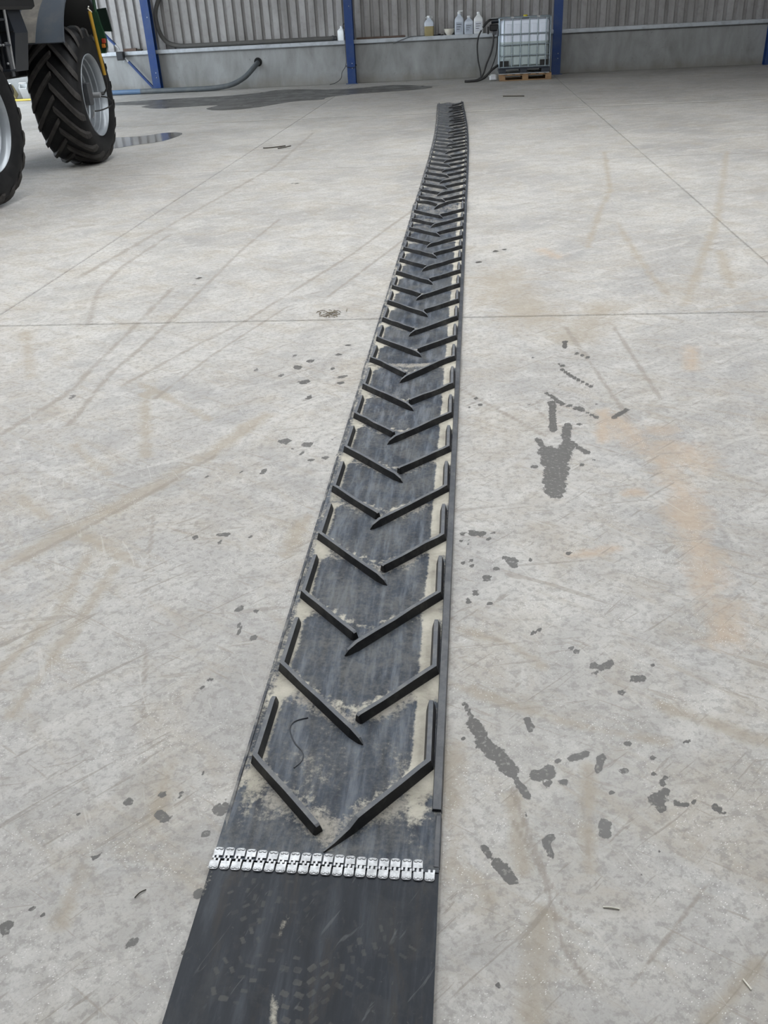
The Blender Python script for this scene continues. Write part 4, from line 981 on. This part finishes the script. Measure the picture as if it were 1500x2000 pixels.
rs = empty('smooth_conveyor_belt', (-.3135, 0, 0), 'smooth black belt end at the bottom, riveted to the chevron belt', 'belt')
belt_grid('carcass', M['smooth_belt'], 0.6, 1.2085, 0.003, rs, smooth_dust, nu=165)
belt_grid('tail', M['smooth_belt'], -2.0, 0.5998, 0.04, rs, smooth_dust, nu=24)
loy = [1.2150 - .006 * i / 19 for i in range(20)]
plates(rs, pl, [-.5545 + .02465 * i for i in range(20)], lambda i: loy[i], lambda y: bz(y) + TH + .0006, False)

# ------------------------------------------------------------------ tractor
TR = empty('tractor', (-5.2, 10.7, 0), 'dark green and black farm tractor with large lugged tyres parked at left', 'tractor')
RX = Matrix.Rotation(PI / 2, 4, 'Y')                   # lathe axis Z -> X (outwards)
tyre_prof = [(.475, -.56), (.50, -.575), (.60, -.605), (.68, -.595), (.735, -.565), (.766, -.51), (.773, -.42), (.775, -.28), (.773, -.14), (.766, -.05), (.735, .005), (.68, .03), (.60, .035), (.54, .018), (.505, .008), (.488, -.004), (.478, -.03)]
tyre_me = MB().lathe(tyre_prof, 72, RX, cap=False).mesh('tyre', M['tyre'], 40)
rim_prof = [(.40, -.46), (.478, -.455), (.486, -.47), (.497, -.47), (.497, -.45)]
rim_out = [(.484, -.02), (.490, .006), (.484, .012), (.476, .004), (.466, -.022), (.460, -.03), (.458, -.085), (.447, -.096), (.445, -.15), (.430, -.162), (.428, -.22), (.415, -.235), (.413, -.31), (.40, -.33), (.398, -.42), (.395, -.43)]
rim_me = MB().lathe(rim_out, 64, RX, cap=False).mesh('wheel_rim', M['rim'], 35)
disc_me = MB().lathe([(.396, -.41), (.37, -.415), (.30, -.37), (.20, -.34), (.10, -.34), (0.0, -.34)], 48, RX, cap=False).mesh('wheel_disc', M['hub'], 35)
hub_me = MB().lathe([(.17, -.34), (.17, -.24), (.145, -.225), (.14, -.13), (.12, -.115), (0, -.11)], 28, RX).mesh('hub_drum', M['hub'], 35)
nut_me = MB().lathe([(.016, 0), (.016, .022), (.008, .026)], 6, RX).mesh('wheel_nut', M['fitting'])
def lug_mesh(side):
    q = MB(); secs = []
    zc = -.28
    for a, rb, rt, w in ((-.08, .755, .800, .044), (-.05, .76, .813, .056), (.10, .76, .8145, .060), (.30, .76, .8145, .062), (.50, .76, .813, .064), (.70, .756, .808, .067), (.86, .75, .799, .070), (.99, .735, .782, .070), (1.07, .71, .752, .064), (1.13, .68, .702, .05)):
        x = zc + side * .28 * a
        th = -(.40 * max(a, -.05) + .05 * max(0, a) ** 2)
        sec = []
        for rr_, dw in ((rb, -w * .70), (rt, -w * .54), (rt, w * .54), (rb, w * .70)):
            t = th + dw / rr_
            sec.append((x, -rr_ * math.cos(t), rr_ * math.sin(t)))
        secs.append(sec)
    loft(q, secs); return q.mesh('lug', M['lug'])
lugR, lugL = lug_mesh(1), lug_mesh(-1)
NL = 19
def wheel(x, y, rz, ph):
    ty = inst(tyre_me, 'tyre', TR, Vector((x, y, .815)) - TR.location, (0, 0, rz))
    for i in range(NL):
        inst(lugR, 'lug', ty, (0, 0, 0), (ph + 2 * PI * i / NL, 0, 0))
        inst(lugL, 'lug', ty, (0, 0, 0), (ph + 2 * PI * (i + .5) / NL, 0, 0))
    rm = inst(rim_me, 'wheel_rim', TR, Vector((x, y, .815)) - TR.location, (0, 0, rz))
    inst(hub_me, 'hub_drum', rm); inst(disc_me, 'wheel_disc', rm)
    for i in range(10):
        a = 2 * PI * i / 10
        inst(nut_me, 'wheel_nut', rm, (-.345, .22 * math.cos(a), .22 * math.sin(a)))
    return rm
farw = wheel(-4.955, 12.23, .075, .12)
nearw = wheel(-4.915, 9.128, -.045, .05)

# air line and fittings of the far wheel
FC = Vector((-4.945, 12.25, .815))
kid(MB().box(-5.10, -4.93, 11.99, 12.11, .72, .98, bev=.01), 'hub_guard', M['hub'], TR)
kid(MB().tube([(-5.06, 12.25, .815), (-4.885, 12.25, .82)], .034, 12), 'rotary_union', M['fitting'], TR, 40)
kid(MB().tube([(-4.90, 12.29, .83), (-4.86, 12.32, .83)], .02, 8), 'union_elbow', M['black_paint'], TR, 40)
kid(MB().tube([(-4.79, 12.17, 1.77), (-4.785, 12.2, 1.45), (-4.775, 12.24, 1.05)], .022, 10, 4), 'air_pipe', M['yellow_pipe'], TR, 50)['label'] = 'yellow pipe guarding the air line'
kid(MB().tube([(-4.775, 12.24, 1.05), (-4.775, 12.26, .98), (-4.80, 12.30, .90), (-4.86, 12.32, .83)], .010, 8, 6), 'air_hose', M['black_rubber'], TR, 60)
kid(MB().tube([(-4.88, 12.25, .80), (-4.84, 12.36, .775), (-4.83, 12.46, .71), (-4.87, 12.44, .66), (-4.95, 12.32, .63), (-5.01, 12.22, .63)], .009, 8, 6), 'valve_hose', M['black_rubber'], TR, 60)
kid(MB().tube([(-5.01, 12.22, .645), (-5.01, 12.22, .60), (-5.03, 12.20, .55)], .014, 8), 'tyre_valve', M['fitting'], TR, 40)
kid(MB().tube([(-4.80, 12.15, 1.80), (-4.77, 12.18, 1.76), (-4.81, 12.2, 1.79), (-4.78, 12.14, 1.82)], .008, 6, 4), 'rope_tie', M['cream'], TR)

# mudguard over the far wheel
def guard(cx, x1, cy, cz, rad, a0, a1, n, name, mat_out, mat_in, th=.018, taper=1):
    q = MB(); secs = []
    for i in range(n + 1):
        a = math.radians(a0 + (a1 - a0) * i / n); c, s = math.cos(a), math.sin(a)
        p = lambda rr_: (cy - rr_ * c, cz + rr_ * s)
        (yo, zo), (yi, zi) = p(rad), p(rad - th)
        xe = x1 - .30 * (i / n) * taper
        secs.append([(cx, yo, zo), (xe, yo, zo), (xe, yi, zi), (cx, yi, zi)])
    vs = [v for s_ in secs for v in s_]; fs = []; mi = []
    for i in range(n):
        for k2, m_ in ((0, 0), (1, 0), (2, 1), (3, 0)):
            fs.append((i*4 + k2, i*4 + (k2+1) % 4, (i+1)*4 + (k2+1) % 4, (i+1)*4 + k2)); mi.append(m_)
    fs += [(3, 2, 1, 0), (n*4, n*4+1, n*4+2, n*4+3)]; mi += [0, 0]
    q.v, q.f, q.m = vs, fs, mi
    return kid(q, name, [mat_out, mat_in], TR, 30)
guard(-5.72, -4.80, 12.27, .82, 1.245, 31, 150, 22, 'mudguard', M['grey_panel'], M['black_paint'])
guard(-5.36, -5.14, 12.27, .82, 1.252, 31.2, 70, 8, 'mud_stripe', M['mud_panel'], M['mud_panel'], .006, 0)
def side_arc():
    q = MB(); secs = []
    for i in range(23):
        a = math.radians(31 + 119 * i / 22); dx = -.30 * i / 22; c, s = math.cos(a), math.sin(a)
        secs.append([((-4.803 if j < 2 else -4.79) + dx, 12.27 - rr_ * c, .82 + rr_ * s) for j, rr_ in enumerate((1.252, 1.215, 1.215, 1.252))])
    loft(q, secs); kid(q, 'mudguard_rim', M['grey_panel'], TR, 30)
side_arc()
q = MB(); q.box(-5.74, -5.722, 11.3, 13.2, 1.10, 1.75); kid(q, 'inner_guard', M['black_paint'], TR)

# body: black chassis and dark cab panels
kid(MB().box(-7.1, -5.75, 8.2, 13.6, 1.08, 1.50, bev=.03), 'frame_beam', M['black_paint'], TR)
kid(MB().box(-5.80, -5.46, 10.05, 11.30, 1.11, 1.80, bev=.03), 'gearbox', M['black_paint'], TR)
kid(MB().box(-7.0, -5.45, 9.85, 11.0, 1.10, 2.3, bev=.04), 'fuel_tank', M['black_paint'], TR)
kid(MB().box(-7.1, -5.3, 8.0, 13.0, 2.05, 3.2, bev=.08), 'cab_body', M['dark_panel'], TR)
kid(MB().tube([(-5.75, 12.25, .815), (-5.23, 12.25, .815)], .11, 14), 'axle_housing', M['black_paint'], TR, 50)
kid(MB().tube([(-5.75, 9.128, .815), (-5.2, 9.128, .815)], .11, 14), 'axle_housing', M['black_paint'], TR, 50)
# tapered dark side panel beside the steps
q = MB(); q.prism([(-5.38, 1.78), (-5.38, 1.34), (-5.12, 1.21), (-5.02, 1.21), (-4.93, 1.58), (-4.97, 1.80)], -10.62, -10.30, Matrix(((1, 0, 0, 0), (0, 0, -1, 0), (0, 1, 0, 0), (0, 0, 0, 1))))
kid(q, 'side_panel', M['dark_panel'], TR)
kid(MB().box(-5.37, -4.935, 10.285, 10.2995, 1.585, 1.60), 'panel_seam', M['black_paint'], TR)
kid(MB().box(-5.40, -4.9, 10.0, 10.9, 1.80, 1.98, bev=.03), 'platform', M['black_paint'], TR)
kid(MB().tube([(-5.02, 10.2, 2.25), (-4.97, 10.2, 1.93), (-4.945, 10.2, 1.80), (-4.985, 10.2, 1.24)], .016, 10, 4), 'handrail', M['chrome'], TR, 60)
kid(MB().tube([(-5.10, 10.16, 2.25), (-5.04, 10.16, 1.80), (-5.07, 10.16, 1.24)], .016, 10, 4), 'handrail', M['dark_panel'], TR, 60)
for z in (1.22, 1.46, 1.70):
    kid(MB().box(-5.10, -4.95, 10.06, 10.19, z, z + .022, bev=.004), 'step', M['dark_panel'], TR)
kid(MB().box(-5.115, -5.095, 10.08, 10.16, 1.19, 1.80, bev=.004), 'ladder_side', M['hub'], TR)
kid(MB().box(-4.975, -4.955, 10.09, 10.15, 1.17, 1.50, bev=.004), 'ladder_side', M['hub'], TR)
for x, z in ((-5.0, 1.475), (-4.97, 1.475), (-4.965, 1.30), (-5.07, 1.27)):
    kid(MB().lathe([(.013, 0), (.013, .008), (.006, .011)], 6, Matrix.Translation((x, 10.058, z)) @ Matrix.Rotation(PI / 2, 4, 'X')), 'bolt', M['fitting'], TR)
# green rear lamp carrier beyond the mudguard
kid(MB().tube([(-5.00, 12.92, 2.4), (-5.005, 12.92, 1.75)], .022, 10), 'lamp_post', M['green_paint'], TR, 50)
q = MB(); q.prism([(-5.05, 1.77), (-5.03, 1.28), (-4.965, 1.28), (-4.93, 1.35), (-4.925, 1.46), (-4.965, 1.62), (-4.985, 1.77)], -12.95, -12.90, Matrix(((1, 0, 0, 0), (0, 0, -1, 0), (0, 1, 0, 0), (0, 0, 0, 1))))
kid(q, 'lamp_bracket', M['green_paint'], TR)
q = MB(); q.prism([(-5.0, 1.80), (-5.0, 1.54), (-4.845, 1.53), (-4.875, 1.81)], -12.99, -12.965, Matrix(((1, 0, 0, 0), (0, 0, -1, 0), (0, 1, 0, 0), (0, 0, 0, 1))))
kid(q, 'marker_plate', M['dark_green'], TR)
kid(MB().box(-4.975, -4.925, 12.86, 12.899, 1.40, 1.455, bev=.006), 'red_lamp', M['red_lens'], TR)
kid(MB().box(-4.985, -4.94, 12.86, 12.899, 1.345, 1.395, bev=.006), 'amber_lamp', M['amber_lens'], TR)

tag(MB().tube([(-.424, 1.664, .0145), (-.457, 1.648, .0145), (-.464, 1.62, .0145), (-.444, 1.575, .0145), (-.419, 1.545, .0145), (-.414, 1.516, .0145), (-.43, 1.49, .0145)], .0016, 6, 6).build('thread', M['belt_edge']), 'thin dark thread lying in an S curve on the nearest chevron field', 'thread')
